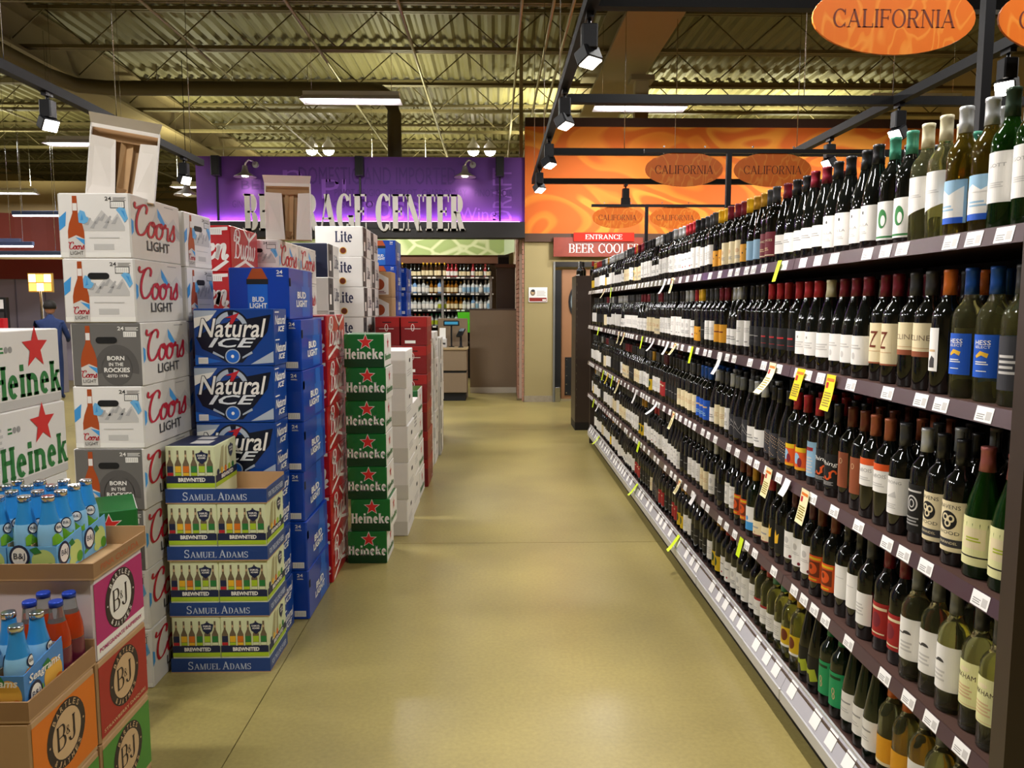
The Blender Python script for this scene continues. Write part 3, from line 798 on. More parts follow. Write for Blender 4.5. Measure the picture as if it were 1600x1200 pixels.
        body.box(0, w, 0, d, 0, h, KRAFT, b); Fr.poly([(w * .2, h * .1), (w * .9, h * .1), (w * .9, h * .75), (w * .55, h * .95), (w * .2, h * .75)], INKW, 1); Fr.ell(w * .55, h * .5, w * .2, h * .22, AMBER, 2); small_lines(Fr, w * .3, h * .15, w * .5, h * .12, 2, AMBERD)
    elif kind.startswith('bj_'):
        colr = {'bj_pink': PINK, 'bj_red': BJRED, 'bj_green': BJGREEN, 'bj_orange': BJORG}[kind]
        wh = kind == 'bj_pink'
        body.box(0, w, 0, d, 0, h, mat('carton_lilac_white', 'd6ccd2', .5) if wh else KRAFT, b)
        Sd.rect(.004, h * .2 if wh else h * .06, d - .004, h * .93, colr, 1)
        if wh:
            Sd.rect(.004, h * .03, d - .004, h * .2, INKW, 1)
        cx, cy, rx, ry = d * .5, h * .56, d * .3, h * .36
        Sd.ell(cx, cy, rx, ry, mat('ink_espresso', '2a1c1e', .5), 2, 28); Sd.ell(cx, cy, rx * .74, ry * .74, INKW if wh else TAN, 3, 28)
        lc = INKW if wh else TAN
        Sd.curved('BARTLES', cx, cy, rx * .87, ry * .87, 90, 15, .014, lc, 4); Sd.curved('&JAYMES', cx, cy, rx * .87, ry * .87, 270, 15, .014, lc, 4, up=False)
        for sx in (-1, 1):
            Sd.ell(cx + sx * rx * .87, cy, .003, .003, lc, 4, 8)
        e = mat('ink_espresso'); Sd.serif('B', cx - rx * .52, cy - ry * .34, rx * .46, ry * .74, e, 5, .13, .05, .02); Sd.serif('&', cx - rx * .06, cy - ry * .06, rx * .2, ry * .28, e, 5, .12, .06); Sd.serif('J', cx + rx * .14, cy - ry * .34, rx * .3, ry * .74, e, 5, .13, .05, .04)
        word = {'bj_pink': 'POMEGRANATE RASPBERRY', 'bj_red': 'STRAWBERRY DAIQUIRI', }.get(kind)
        if word: Sd.text(word, d * .06, h * .09 if wh else h * .1, d * .86, h * .05, PINK if wh else TAN, 3, .02)
    out = [('carton', body.mesh('carton')), ('front_artwork', art.mesh('front_artwork') if art.f else None), ('side_artwork', art2.mesh('side_artwork') if art2.f else None), ('top_artwork', art3.mesh('top_artwork') if art3.f else None), ('handle_slot', hole.mesh('handle_slot') if hole.f else None)]
    CACHE[key] = out
    return out


def carton(kind, x, y, z, w, d, h, label, group, name='beer_carton', cat='beer carton', rz=0.0, art=True):
    """x, y: near left corner"""
    t = thing(name, label, cat, (x, y, z), rz, group)
    for nm, me in carton_meshes(kind, w, d, h):
        if me is not None and (art or nm == 'carton'):
            ob(nm, me, t)
    return t


def stack(kinds, xr, y, w, d, h, desc, where, group, jit=.006, shifts=None, **k):
    """kinds bottom to top; xr = aisle-side edge"""
    n = len(kinds)
    for i, kd in enumerate(kinds):
        p = n - i
        pos = 'top of' if p == 1 else ('bottom of' if i == 0 else ordn(p) + ' from top of')
        dx = random.uniform(-jit, jit) + (shifts or {}).get(i, 0); dy = random.uniform(0, jit)
        ds = desc[kd] if isinstance(desc, dict) else desc
        carton(kd, xr - w + dx, y + dy, i * h, w, d, h - .0012, f'{ds}, {pos} {where}', group, rz=random.uniform(-.008, .008), **k)


CD = {'coors': 'white red-script beer carton', 'coors_noslot': 'white red-script beer carton without handle slot', 'coors_grey': 'grey-fronted red-script beer carton'}
stack(['coors', 'coors', 'coors_grey', 'coors_grey', 'coors', 'coors_grey', 'coors', 'coors_noslot'], -1.39, 3.02, .275, .46, .2475, CD, 'tall front stack', 'red script beer cartons, tall stack nearest camera',
      shifts={6: 0, 5: .02, 4: .012, 3: .004})
for i in range(8):
    carton('coors', -1.385 + random.uniform(-.006, .006), 3.51, i * .2465, .285, .46, .2453, f'white red-script beer carton turned endways, {ordn(i + 1)} from floor behind the front stack', 'red script cartons turned endways', rz=R(90) - .06)
stack(['natice'] * 6, -.99, 3.45, .355, .215, .2565, 'deep blue beer carton with silver lettering', 'its stack', 'deep blue beer cartons with silver lettering')
stack(['budlight_plain'] * 6 + ['budlight'], -.928, 3.70, .285, .46, .2475, {'budlight_plain': 'royal blue beer carton with barcode', 'budlight': 'royal blue beer carton with bottle picture'}, 'aisle-edge blue stack', 'royal blue beer cartons at the aisle edge', shifts={6: -.05})
stack(['bud'] * 6, -.913, 4.20, .285, .48, .25, 'red beer carton with white script', 'aisle-edge red stack', 'red beer cartons at the aisle edge')
stack(['bud'] * 8, -1.42, 4.20, .28, .47, .2475, 'red beer carton with white script', 'stack behind the white cartons', 'red beer cartons behind the white stacks')
stack(['coors'] * 8, -1.295, 4.72, .28, .46, .2437, CD, 'stack below the second open box', 'red script beer cartons under the second open box')
stack(['coors'] * 8, -1.295, 5.2, .28, .46, .2437, CD, 'stack before the lettered white ones', 'red script beer cartons further back')
stack(['lite'] * 7 + ['lite_dark'], -1.235, 5.80, .4, .42, .252, {'lite': 'white beer carton with dark lettering', 'lite_dark': 'navy-fronted beer carton'}, 'nearer white stack', 'white dark-lettered cartons, nearer stack')
stack(['lite'] * 9, -1.065, 6.30, .385, .4, .2433, 'white beer carton with dark lettering', 'tallest white stack', 'white dark-lettered cartons, tallest stack')
stack(['lite'] * 9, -1.065, 6.72, .385, .4, .2433, 'white beer carton with dark lettering', 'stack behind the tallest white one', 'white dark-lettered cartons behind the tallest stack')
stack(['kraft_label'] * 8, -.955, 7.15, .25, .3, .233, 'tan carton with white label', 'tan stack by blue ones', 'tan labelled cartons')
stack(['budlight'] * 9, -.95, 7.5, .28, .44, .2422, 'royal blue beer carton', 'far blue stack behind tan cartons', 'royal blue beer cartons far down the aisle')
stack(['budlight_plain'] * 8, -.91, 8.0, .28, .44, .2422, 'royal blue beer carton', 'farthest blue stack', 'royal blue beer cartons, farthest stack')
stack(['heineken'] * 7, -.648, 4.53, .236, .3, .198, 'green beer carton with red star', 'aisle-edge green stack', 'green beer cartons with red star', jit=.004, shifts={0: -.006, 1: .018})
stack(['white'] * 5, -.585, 5.08, .29, .42, .2512, 'plain white carton', 'white stack beside green cartons', 'plain white cartons')
stack(['white', 'white', 'white_redtop'], -.603, 5.58, .29, .42, .28, {'white': 'plain white carton', 'white_redtop': 'white carton with red mark'}, 'low stack behind plain white cartons', 'low white cartons')
stack(['heineken'] * 4, -.61, 6.06, .236, .4, .2205, 'green beer carton with red star', 'low green stack before burgundy cartons', 'green beer cartons before the burgundy ones')
stack(['crest_red'] * 6, -.572, 6.5, .222, .46, .2432, 'burgundy carton with white crest', 'aisle-side burgundy stack', 'burgundy crest cartons, aisle side')
stack(['crest_red'] * 6, -.797, 6.5, .205, .46, .2432, 'burgundy carton with white crest', 'inner burgundy stack', 'burgundy crest cartons, inner side')
stack(['mixgrey'] * 5, -.6, 7.02, .3, .4, .25, 'grey and white carton', 'stack behind the burgundy cartons', 'grey cartons behind the burgundy ones')
stack(['white'] * 5, -.58, 7.46, .3, .4, .26, 'white carton', 'stack between grey stacks', 'white cartons far down the aisle')
stack(['mixgrey'] * 5, -.565, 7.9, .3, .4, .245, 'grey and white carton', 'second grey stack', 'grey cartons further down the aisle')
stack(['mixblack'] * 5, -.6, 8.34, .3, .4, .23, 'black carton with white panel', 'last stack before the register', 'black cartons near the register')
stack(['crest_red'] + ['white'] * 4, -.62, 8.78, .3, .4, .22, {'crest_red': 'burgundy carton', 'white': 'white carton'}, 'farthest mixed stack', 'cartons nearest the register')
stack(['heineken_white'] * 6, -1.48, 2.24, .28, .41, .246, 'white beer carton with red star and green letters', 'its stack', 'white star cartons at the left edge')
for i in range(4):
    carton('heineken', -1.447, 2.606, i * .209, .2, .25, .208, f'green red-star carton set askew behind the open tray, {ordn(4 - i)} from top', 'askew green cartons', rz=R(28))

# opened empty cartons standing on the stacks: white inner flaps leave a brown T
def open_box(x, y, z, w, h, d, rz, tilt, label):
    t = thing('empty_carton', label, 'carton', (x, y, z), rz, 'opened empty cartons on the stacks'); t.rotation_euler = (0, R(tilt), rz)
    IN = mat('carton_inside_white', 'e2dad2', .6, var=.03, vscale=9)
    m = MB(); m.box(0, w, d - .004, d, 0, h, KRAFT); m.box(0, .004, 0, d, 0, h, WHITE); m.box(w - .004, w, 0, d, 0, h, WHITE); m.box(0, w, 0, d, 0, .004, KRAFT); ob('shell', m, t)
    m = MB(); m.add([(0, 0, h * .98), (w, 0, h * .98), (w * 1.04, -.03, h * 1.1), (-.02 * w, -.03, h * 1.1), (0, .005, h * .98), (w, .005, h * .98), (w * 1.04, -.025, h * 1.1), (-.02 * w, -.025, h * 1.1)], [(0, 1, 2, 3), (7, 6, 5, 4), (0, 3, 7, 4), (1, 5, 6, 2), (3, 2, 6, 7)], IN); m.box(0, w, 0, .005, h * .93, h * .985, IN); ob('top_flap', m, t)
    for a, b, c_ in ((.01, .42, .36), (.99, .66, .72)):
        m = MB(); q = [(w * a, 0), (w * b, 0), (w * c_, h * .82), (w * a, h * .82)]
        yy = [.0, .01, .03, .0]
        m.add([(p[0], yy[i], p[1]) for i, p in enumerate(q)] + [(p[0], yy[i] + .004, p[1]) for i, p in enumerate(q)], [(0, 1, 2, 3), (7, 6, 5, 4), (0, 4, 5, 1), (1, 5, 6, 2), (2, 6, 7, 3), (3, 7, 4, 0)], IN); ob('inner_flap', m, t)
    m = MB(); m.add([(w * .42, .012, 0), (w * .5, .05, 0), (w * .52, .05, h * .85), (w * .44, .03, h * .85), (w * .58, .04, 0), (w * .62, .04, h * .8)], [(0, 1, 2, 3), (1, 4, 5, 2)], KRAFT); m.add([(w * .42, .0, h * .16), (w * .58, .012, h * .15), (w * .52, .03, h * .05), (w * .46, .02, h * .05)], [(0, 1, 2, 3)], KRAFTD)
    m.box(w * .02, w * .98, .03, .034, h * .8, h * .94, KRAFTD); ob('torn_board', m, t)
    return t


open_box(-1.60, 3.10, 1.984, .245, .285, .06, R(20), 6.5, 'opened empty white carton on the front stack of white cartons')
open_box(-1.40, 4.80, 1.952, .27, .35, .06, R(8), 0, 'opened empty white carton in front of the purple wall sign')

# twelve-packs in blue display trays
def tray(x, y, z, w, d, label, full=True):
    t = thing('display_tray', label, 'tray', (x, y, z), 0, 'blue display trays'); m = MB(); h = .062; th = .004
    TB = mat('tray_blue', '20407e', .4, var=.06, vscale=9)
    m.box(0, w, 0, d, 0, .004, KRAFT); fc = lambda k: {k: KRAFT}
    m.box(0, w, 0, th, .004, h, TB, faces={'y1': KRAFT}); m.box(0, w, d - th, d, .004, h if full else h * 1.25, TB, faces={'y0': KRAFT}); m.box(0, th, th, d - th, .004, h, TB, faces={'x1': KRAFT}); m.box(w - th, w, th, d - th, .004, h, TB, faces={'x0': KRAFT})
    ob('tray_walls', m, t)
    a = MB(); A = Art(a, face_front(w, d, h)); x0 = w * .17
    LW = mat('ink_pale_blue', 'c9d2e2', .5)
    A.serif('S', x0, .014, .022, .034, LW, 1, .15, .06); A.serif('AMUEL', x0 + .026, .014, .108, .026, LW, 1, .15, .06); A.serif('A', x0 + .145, .014, .027, .034, LW, 1, .15, .06); A.serif('DAMS', x0 + .175, .014, .09, .026, LW, 1, .15, .06)
    ob('front_lettering', a, t); a = MB(); A = Art(a, face_side(w, d, h)); A.text('FOR THE LOVE OF BEER', d * .1, .018, d * .8, .024, LW, 1, .02); ob('side_lettering', a, t)
    return t


def pack_meshes():
    if 'pack' in CACHE:
        return CACHE['pack']
    w, d, h, o_ = .203, .262, .2385, .062
    body = MB(); body.box(0, w, 0, d, 0, h, CREAM, .004, {'z1': NAVY}); art = MB(); art2 = MB(); art3 = MB()
    A = Art(art, face_front(w, d, h)); bh = .108
    for k, (c1, c2) in enumerate(((NAVY, RED), (YEL, LIME), (ORG, YEL), (GREENINK, LIME), (LIME, CREAM), (GREENINK, CREAM))):
        bx = .006 + k * .0325; bw = .026; y0 = .05 + o_
        GL = mat('ink_bottle_brown', '6f5f48', .5)
        A.poly([(bx + bw * .36, y0 + bh), (bx + bw * .64, y0 + bh), (bx + bw * .66, y0 + bh * .66), (bx + bw, y0 + bh * .46), (bx + bw, y0), (bx, y0), (bx, y0 + bh * .46), (bx + bw * .34, y0 + bh * .66)], GL, 2)
        A.rect(bx + .001, y0 + .016, bx + bw - .001, y0 + .042, c1, 3); A.rect(bx + .001, y0 + .002, bx + bw - .001, y0 + .014, c2, 3); A.rect(bx + bw * .38, y0 + bh * .74, bx + bw * .62, y0 + bh * .84, TAN, 3)
    def shield(A, cx, cy, s):
        A.poly([(cx - s, cy + s * .6), (cx - s * .5, cy + s * .7), (cx, cy + s), (cx + s * .5, cy + s * .7), (cx + s, cy + s * .6), (cx + s * .75, cy - s * .5), (cx, cy - s * 1.1), (cx - s * .75, cy - s * .5)], NAVY, 4); A.text('SAMUEL', cx - s * .7, cy + s * .15, s * 1.4, s * .3, INKW, 5, .02); A.text('ADAMS', cx - s * .6, cy - s * .25, s * 1.2, s * .3, INKW, 5, .02)
    shield(A, w * .74, h * .8, .026); B = Art(art2, face_side(w, d, h))
    for F, L_ in ((A, w), (B, d)):
        F.rect(.002, o_ + .02, L_ - .002, o_ + .05, NAVY, 2); F.rect(.002, o_ + .002, L_ - .002, o_ + .02, LIME, 2); F.text('BREWNITED', L_ * .25, o_ + .026, L_ * .55, .017, INKW, 4, .04)
    shield(B, d * .72, h * .8, .03)
    B.poly([(d * .15, .12), (d * .3, .22), (d * .42, .225), (d * .36, .12)], mat('ink_khaki', 'a8a274', .5), 1); B.poly([(d * .42, .13), (d * .46, .21), (d * .55, .22), (d * .54, .13)], mat('ink_khaki'), 1)
    for k in range(5):
        B.ell(d * (.12 + k * .17), .122, .014, .014, (NAVY, YEL, ORG, LIME, GREENINK)[k], 3, 12)
    T_ = Art(art3, face_top(w, d, h)); T_.rect(w * .4, d * .2, w * .8, d * .5, LTGREY, 1); T_.rect(w * .35, d * .6, w * .7, d * .85, LTGREY, 1)
    CACHE['pack'] = [('carton', body.mesh('carton')), ('front_artwork', art.mesh('front_artwork')), ('side_artwork', art2.mesh('side_artwork')), ('top_artwork', art3.mesh('top_artwork'))]
    return CACHE['pack']


SX, SY = -1.368, 3.15
for i in range(4):
    z = i * .244
    tray(SX + (i - 3) * .002, SY + (i % 2) * .004, z, .417, .272, ['blue display tray on the floor under two twelve-packs', 'blue display tray second from the floor in its stack', 'blue display tray third from the floor, under the half-empty one', 'half-empty blue display tray topmost of its stack'][i], i < 3)
    for k in range(2 if i < 3 else 1):
        t = thing('beer_twelve_pack', ['cream twelve-pack %s side of the bottom tray' % ('wall' if k == 0 else 'aisle'), 'cream twelve-pack %s side of the second tray from floor' % ('wall' if k == 0 else 'aisle'), 'cream twelve-pack %s side of the third tray from floor' % ('wall' if k == 0 else 'aisle'), 'single cream twelve-pack on the half-empty top tray'][i], 'twelve pack', (SX + .0055 + k * .204 + (i - 3) * .002 - (.0 if i < 3 else .0), SY + .006, z + .0045), 0, 'cream twelve-packs in blue trays')
        for nm, me in pack_meshes():
            ob(nm, me, t)

# wine-cooler cases, carriers and bottles at the near left
def case_stack(rows, x, y, w, d, h, z0, where, grp):
    for i, kd in enumerate(rows):
        dn = {'bj_pink': 'magenta and white', 'bj_red': 'brick red', 'bj_green': 'leaf green', 'bj_orange': 'orange'}[kd]
        carton(kd, x, y, z0 + i * h, w, d, h - .001, f'{dn} wine cooler case {where[i]}', grp, 'wine_cooler_case', 'case')


for (y, nm) in ((1.70, 'nearest camera'), (2.0, 'behind')):
    t = thing('cardboard_riser', f'low brown cardboard base under the wine cooler cases, {"nearer" if y < 1.9 else "farther"} one', 'cardboard base', (-1.48, y, 0), 0, 'cardboard bases'); m = MB(); m.box(0, .41, 0, .285, 0, .129, KRAFTD, .005); ob('board', m, t); m = MB(); Art(m, face_side(.41, .285, .129)).rect(.01, .02, .27, .1, KRAFT, 1); ob('label_panel', m, t)
case_stack(['bj_green', 'bj_red', 'bj_pink'], -1.48, 2.0, .41, .285, .2325, .13, ['at the bottom of the farther column', 'between the magenta and green cases', 'under the open brown tray'], 'wine cooler cases, farther column')
case_stack(['bj_green', 'bj_orange'], -1.48, 1.70, .41, .285, .2325, .13, ['under the orange case', 'under the cut-open case'], 'wine cooler cases, nearer column')


def open_case(x, y, z, w, d, hs, label, name, printed=None, inner=KRAFT, outer=KRAFTD):
    t = thing(name, label, 'tray' if 'tray' in name else 'case', (x, y, z)); m = MB(); th = .005
    m.box(0, w, 0, d, 0, th, inner)
    hy0, hx1, hy1, hx0 = hs
    m.box(0, w, 0, th, th, hy0, outer, faces={'y1': inner}); m.box(0, w, d - th, d, th, hy1, outer, faces={'y0': inner}); m.box(0, th, th, d - th, th, hx0, outer, faces={'x1': inner}); m.box(w - th, w, th, d - th, th, hx1, outer, faces={'x0': inner}); ob('walls', m, t)
    if printed:
        a = MB(); Art(a, face_side(w, d, hx1)).text(printed, d * .12, hx1 * .3, d * .72, hx1 * .4, mat('ink_rust', 'b2623a', .6), 1, .02); ob('lettering', a, t)
    return t


open_case(-1.485, 1.99, .8285, .425, .305, (.045, .045, .06, .045), 'shallow open brown cardboard tray holding the lime carriers', 'cardboard_tray', 'PINA COLADA')
open_case(-1.48, 1.70, .5965, .41, .295, (.05, .05, .07, .1), 'cut-open brown case holding peach and orange drinks', 'wine_cooler_case')
B_BLUE = mat('sleeve_blue', '2f8ed2', .3, coat=.3); B_BLUEL = mat('sleeve_pale_blue', '8cc4ea', .3, coat=.3); B_LIME = mat('sleeve_lime', '7fc230', .3, coat=.3); B_PEACH = mat('sleeve_peach', 'e8922e', .3, coat=.3)
CLEARB = mat('clear_glass_drink', 'cfd8d4', .04, trans=.85, ior=1.33); ORANGED = mat('orange_drink', 'd4481c', .1, trans=.4, ior=1.33); PLUM = mat('plum_sleeve', '6a2038', .3, coat=.3); CAPB = mat('cap_blue', '2446b4', .3, metal=.3)


def drink_parts(kind):
    if kind in CACHE:
        return CACHE[kind]
    body = MB(); cap = MB(); lab = MB(); r = .0295; H = .208
    prof = [(r * .9, 0), (r, .005), (r, .105), (r * .93, .125), (r * .62, .165), (.0155, .19), (.0145, H - .012)]
    body.lathe(prof, CLEARB if kind == 'drink_orange' else (B_BLUE), 16)
    cap.lathe([(.0165, H - .014), (.0168, H - .004), (.0155, H)], CAPB if kind == 'drink_orange' else CHROME, 14)
    A = Art(lab, lambda x, y, L: ((r + .0004 * L) * math.cos(x / r), (r + .0004 * L) * math.sin(x / r), y))
    if kind == 'drink_orange':
        lab.lathe([(r + .0005, .09), (r + .0005, .105), (r * .93 + .0005, .125), (r * .72, .155)], ORANGED, 16, capb=False, capt=False); lab.lathe([(r + .0005, .003), (r + .0005, .088)], PLUM, 16, capb=False, capt=False)
    else:
        acc = B_LIME if kind == 'drink_lime' else B_PEACH
        lab.lathe([(r + .0004, .075), (r + .0004, .105), (r * .93 + .0004, .125), (r * .85 + .0004, .134)], B_BLUEL, 16, capb=False, capt=False)
        Bn = Art(lab, lambda x, y, L: ((r * (1.0 if y < .105 else 1.0 - (y - .105) * 3.6) + .0011 + .0004 * L) * math.cos(x / r - .5), (r * (1.0 if y < .105 else 1.0 - (y - .105) * 3.6) + .0011 + .0004 * L) * math.sin(x / r - .5), y))
        for off in (0, PI * r):
            n = 6
            for i in range(n):
                a, b = -.02 + .04 * i / n, -.02 + .04 * (i + 1) / n
                Bn.poly([(off + a, .078), (off + b, .078), (off + b, .1 + .009 * math.sin(i + 1)), (off + a, .1 + .009 * math.sin(i))], acc, 1)
            Bn.ell(off, .122, .014, .015, NAVY, 2, 14); Bn.ell(off, .122, .0108, .0118, INKW, 3, 14); Bn.text('B&J', off - .008, .117, .016, .01, NAVY, 4)
    CACHE[kind] = [('glass_body', body.mesh('glass_body')), ('cap', cap.mesh('cap')), ('sleeve', lab.mesh('sleeve'))]
    return CACHE[kind]


def drink(kind, x, y, z, label, group):
    t = thing('drink_bottle', label, 'bottle', (x, y, z), random.uniform(-.6, .6), group)
    for nm, me in drink_parts(kind):
        ob(nm, me, t)


def carrier(x, y, z, w, d, h, kind, label):
    """four-pack carrier: low cut front, picture panels"""
    t = thing('bottle_carrier', label, 'carrier', (x, y, z), 0, 'bottle carriers'); m = MB(); th = .0015
    base = mat('carrier_sky', '6fb2e4', .45) if kind == 'lime' else mat('carrier_azure', '4a86c8', .45)
    m.box(0, w, 0, d, 0, th, KRAFT); m.box(0, w, 0, th, th, h * .9, base, faces={'y1': KRAFT}); m.box(0, w, d - th, d, th, h, base, faces={'y0': KRAFT}); m.box(0, th, th, d - th, th, h, base, faces={'x1': KRAFT})
    m.add([(w - th, th, th), (w, th, th), (w, d - th, th), (w - th, d - th, th), (w - th, th, h * .9), (w, th, h * .9), (w, d - th, h * 1.12), (w - th, d - th, h * 1.12)], [(0, 1, 5, 4), (1, 2, 6, 5), (2, 3, 7, 6), (3, 0, 4, 7), (4, 5, 6, 7)], base)
    m.box(w * .48, w * .49, th, d - th, th, h * .95, KRAFT); ob('carrier_walls', m, t)
    a = MB(); a2 = MB()
    LM = mat('ink_lime_flesh', 'c3d880', .5); LM2 = mat('ink_lime_skin', '4f9a2a', .5); PE = mat('ink_peach', 'e8b24a', .5)
    for F, L_ in ((Art(a, face_side(w, d, h)), d), (Art(a2, face_front(w, d, h)), w)):
        f1, f2 = (LM, LM2) if kind == 'lime' else (PE, ORG)
        F.ell(L_ * .72, h * .45, L_ * .24, h * .36, f1, 1); F.ell(L_ * .86, h * .22, L_ * .12, h * .18, f2, 2); F.ell(L_ * .58, h * .18, L_ * .14, h * .14, f1, 2); F.poly([(L_ * .45, h * .82), (L_ * .6, h * .9), (L_ * .7, h * .72), (L_ * .55, h * .66)], GREENINK, 2)
        F.poly([(L_ * .03, h * .16), (L_ * .45, h * .34), (L_ * .45, h * .46), (L_ * .03, h * .28)], LM2 if kind == 'lime' else B_LIME, 3)
        if kind == 'peach':
            F.text('Seagrams', L_ * .1, h * .62, L_ * .8, h * .22, INKW, 5, .02, .2)
        yc = h * (.6 if kind == 'lime' else .36); F.ell(L_ * .25, yc, .027, .032, NAVY, 4); F.ell(L_ * .25, yc, .0205, .025, INKW, 5); F.text('B&J', L_ * .25 - .015, yc - .01, .03, .02, NAVY, 6)
    ob('side_artwork', a, t); ob('front_artwork', a2, t)


cx0 = [(-1.295, 2.012), (-1.295, 2.142), (-1.428, 2.012), (-1.428, 2.142)]
for i, (cx, cy) in enumerate(cx0):
    carrier(cx, cy, .8345, .13, .126, .088, 'lime', ['lime picture carrier nearest the tray corner', 'lime picture carrier behind the corner one', 'lime picture carrier at the frame edge, nearer', 'lime picture carrier at the frame edge, farther'][i])
    for k, (bx, by) in enumerate(((.096, .033), (.096, .094), (.033, .033), (.033, .094))):
        drink('drink_lime', cx + bx, cy + by, .8365, 'lime drink bottle in blue sleeve, %s of the %s carrier' % (['aisle-side near slot', 'aisle-side far slot', 'inner near slot', 'inner far slot'][k], ['tray corner', 'second', 'frame-edge near', 'frame-edge far'][i]), 'lime drink bottles in the tray')
carrier(-1.212, 1.708, .602, .13, .16, .115, 'peach', 'peach picture carrier with white script in the cut-open case')
for k, (bx, by) in enumerate(((-1.115, 1.745), (-1.115, 1.825), (-1.182, 1.745), (-1.182, 1.825))):
    drink('drink_peach', bx, by, .604, 'peach drink bottle in blue sleeve, %s of the case' % ['near aisle slot', 'second aisle slot', 'near inner slot', 'second inner slot'][k], 'peach drink bottles in the cut-open case')
for k, (bx, by) in enumerate(((-1.11, 1.899), (-1.11, 1.959), (-1.176, 1.899), (-1.176, 1.959))):
    drink('drink_orange', bx, by, .602, 'clear orange drink bottle with blue cap, %s' % ['aisle side, nearer', 'aisle side, against the magenta case', 'inner side, nearer', 'inner side, against the magenta case'][k], 'orange drinks with blue caps')

# ================================================================== wine shelving on the right
GX, GB, Y0, Y1 = 1.05, 1.50, 1.50, 8.58           # shelf front, spine, near and far end
SHZ = [1.712, 1.337, .938, .578]                  # top faces of the shelves, from the top
G = thing('wine_shelving', 'long dark brown wine shelving with five rows of bottles', 'shelving', (0, 0, 0))
CHAN = mat('ticket_channel', '4a373c', .3, coat=.3)
TAG = mat('price_tag_paper', 'f2f0ee', .5)
m = MB(); m.box(GX - .016, 1.98, Y0 - .045, Y0, 0, 1.70, BROWN); ob('end_panel', m, G)
m = MB(); m.box(GX + .02, 1.98, Y1, Y1 + .03, 0, 1.70, BROWN); ob('end_panel', m, G)
nsec = 6; sl = (Y1 - Y0) / nsec
for i in range(nsec):
    a, b = Y0 + i * sl, Y0 + (i + 1) * sl
    m = MB(); m.box(GB, GB + .02, a + .004, b - .004, .2, 1.712, mat('back_panel_dark', '1a1412', .6)); ob('back_panel', m, G)
    m = MB(); m.box(GB - .012, GB + .03, b - .02, b + .02, 0, 1.715, METALB); ob('upright', m, G)
for k, z in enumerate(SHZ):
    for i in range(nsec):
        a, b = Y0 + i * sl, Y0 + (i + 1) * sl
        m = MB(); m.box(GX, GB if k else 1.95, a + .0015, b - .0015, z - .03, z, mat('shelf_laminate', '4a3630', .35, var=.08, vscale=14)); sh = ob('shelf', m, G)
        m = MB(); m.add([(GX - .012, a + .002, z - .036), (GX - .004, a + .002, z + .002), (GX, a + .002, z - .001), (GX, a + .002, z - .036), (GX - .012, b - .002, z - .036), (GX - .004, b - .002, z + .002), (GX, b - .002, z - .001), (GX, b - .002, z - .036)], [(0, 4, 5, 1), (1, 5, 6, 2), (0, 3, 7, 4), (0, 1, 2, 3), (4, 7, 6, 5)], CHAN); ob('ticket_channel', m, sh)
        yy = a + random.uniform(.03, .08)
        tg = CACHE.get('tag')
        if tg is None:
            m = MB(); m.add([(-.0125, 0, -.033), (-.0055, 0, -.001), (-.0125, .058, -.033), (-.0055, .058, -.001), (-.0118, 0, -.033), (-.0048, 0, -.001), (-.0118, .058, -.033), (-.0048, .058, -.001)], [(2, 0, 1, 3), (4, 6, 7, 5), (0, 4, 5, 1), (2, 3, 7, 6)], TAG)
            A = Art(m, lambda x, y, L: (-.0125 + (y + .033) / .032 * .007 - .0003 * L, .058 - x, y)); small_lines(A, .006, -.028, .026, .014, 3, MIDGREY, 1); A.rect(.036, -.028, .053, -.01, LTGREY, 1)
            tg = CACHE['tag'] = m.mesh('price_tag')
        while yy < b - .07:
            ob('price_tag', tg, sh, (GX, yy, z)); yy += random.choice((.085, .1, .12, .16, .21))
# bottom deck with chrome bumper rail
for i in range(nsec):
    a, b = Y0 + i * sl, Y0 + (i + 1) * sl
    m = MB(); m.box(GX + .02, GB, a, b, .17, .2, mat('shelf_laminate')); dk = ob('base_deck', m, G)
    m = MB(); m.box(GX + .06, GB, a, b, 0, .17, mat('kick_dark', '15110f', .6)); ob('kick_plate', m, G)
    m = MB(); m.box(GX - .004, GX + .03, a + .001, b - .001, .098, .146, RAILM, .006); ob('bumper_rail', m, dk)
    m = MB(); m.add([(GX, a + .001, .147), (GX + .03, a + .001, .212), (GX + .034, a + .001, .208), (GX + .03, a + .001, .147), (GX, b - .001, .147), (GX + .03, b - .001, .212), (GX + .034, b - .001, .208), (GX + .03, b - .001, .147)], [(0, 4, 5, 1), (1, 5, 6, 2), (2, 6, 7, 3), (0, 1, 2, 3), (4, 7, 6, 5)], mat('ticket_channel_grey', 'b4b2ba', .25, coat=.4)); ob('ticket_channel', m, dk)
    m = MB(); m.box(GX + .028, GX + .036, a + .001, b - .001, .208, .216, RAILM); ob('channel_lip', m, dk)
    yy = a + random.uniform(.02, .06)
    dt = CACHE.get('dtag')
    if dt is None:
        m = MB(); q = [(.0035, 0, .157), (.0255, 0, .2055), (.0255, .055, .2055), (.0035, .055, .157)]
        m.add([(x - .0012, y, z) for x, y, z in q] + [(x + .0006, y, z) for x, y, z in q], [(3, 2, 1, 0), (4, 5, 6, 7), (0, 1, 5, 4), (2, 3, 7, 6)], TAG); dt = CACHE['dtag'] = m.mesh('price_tag')
    while yy < b - .07:
        ob('price_tag', dt, dk, (GX, yy, 0)); yy += random.choice((.1, .12, .15, .2))

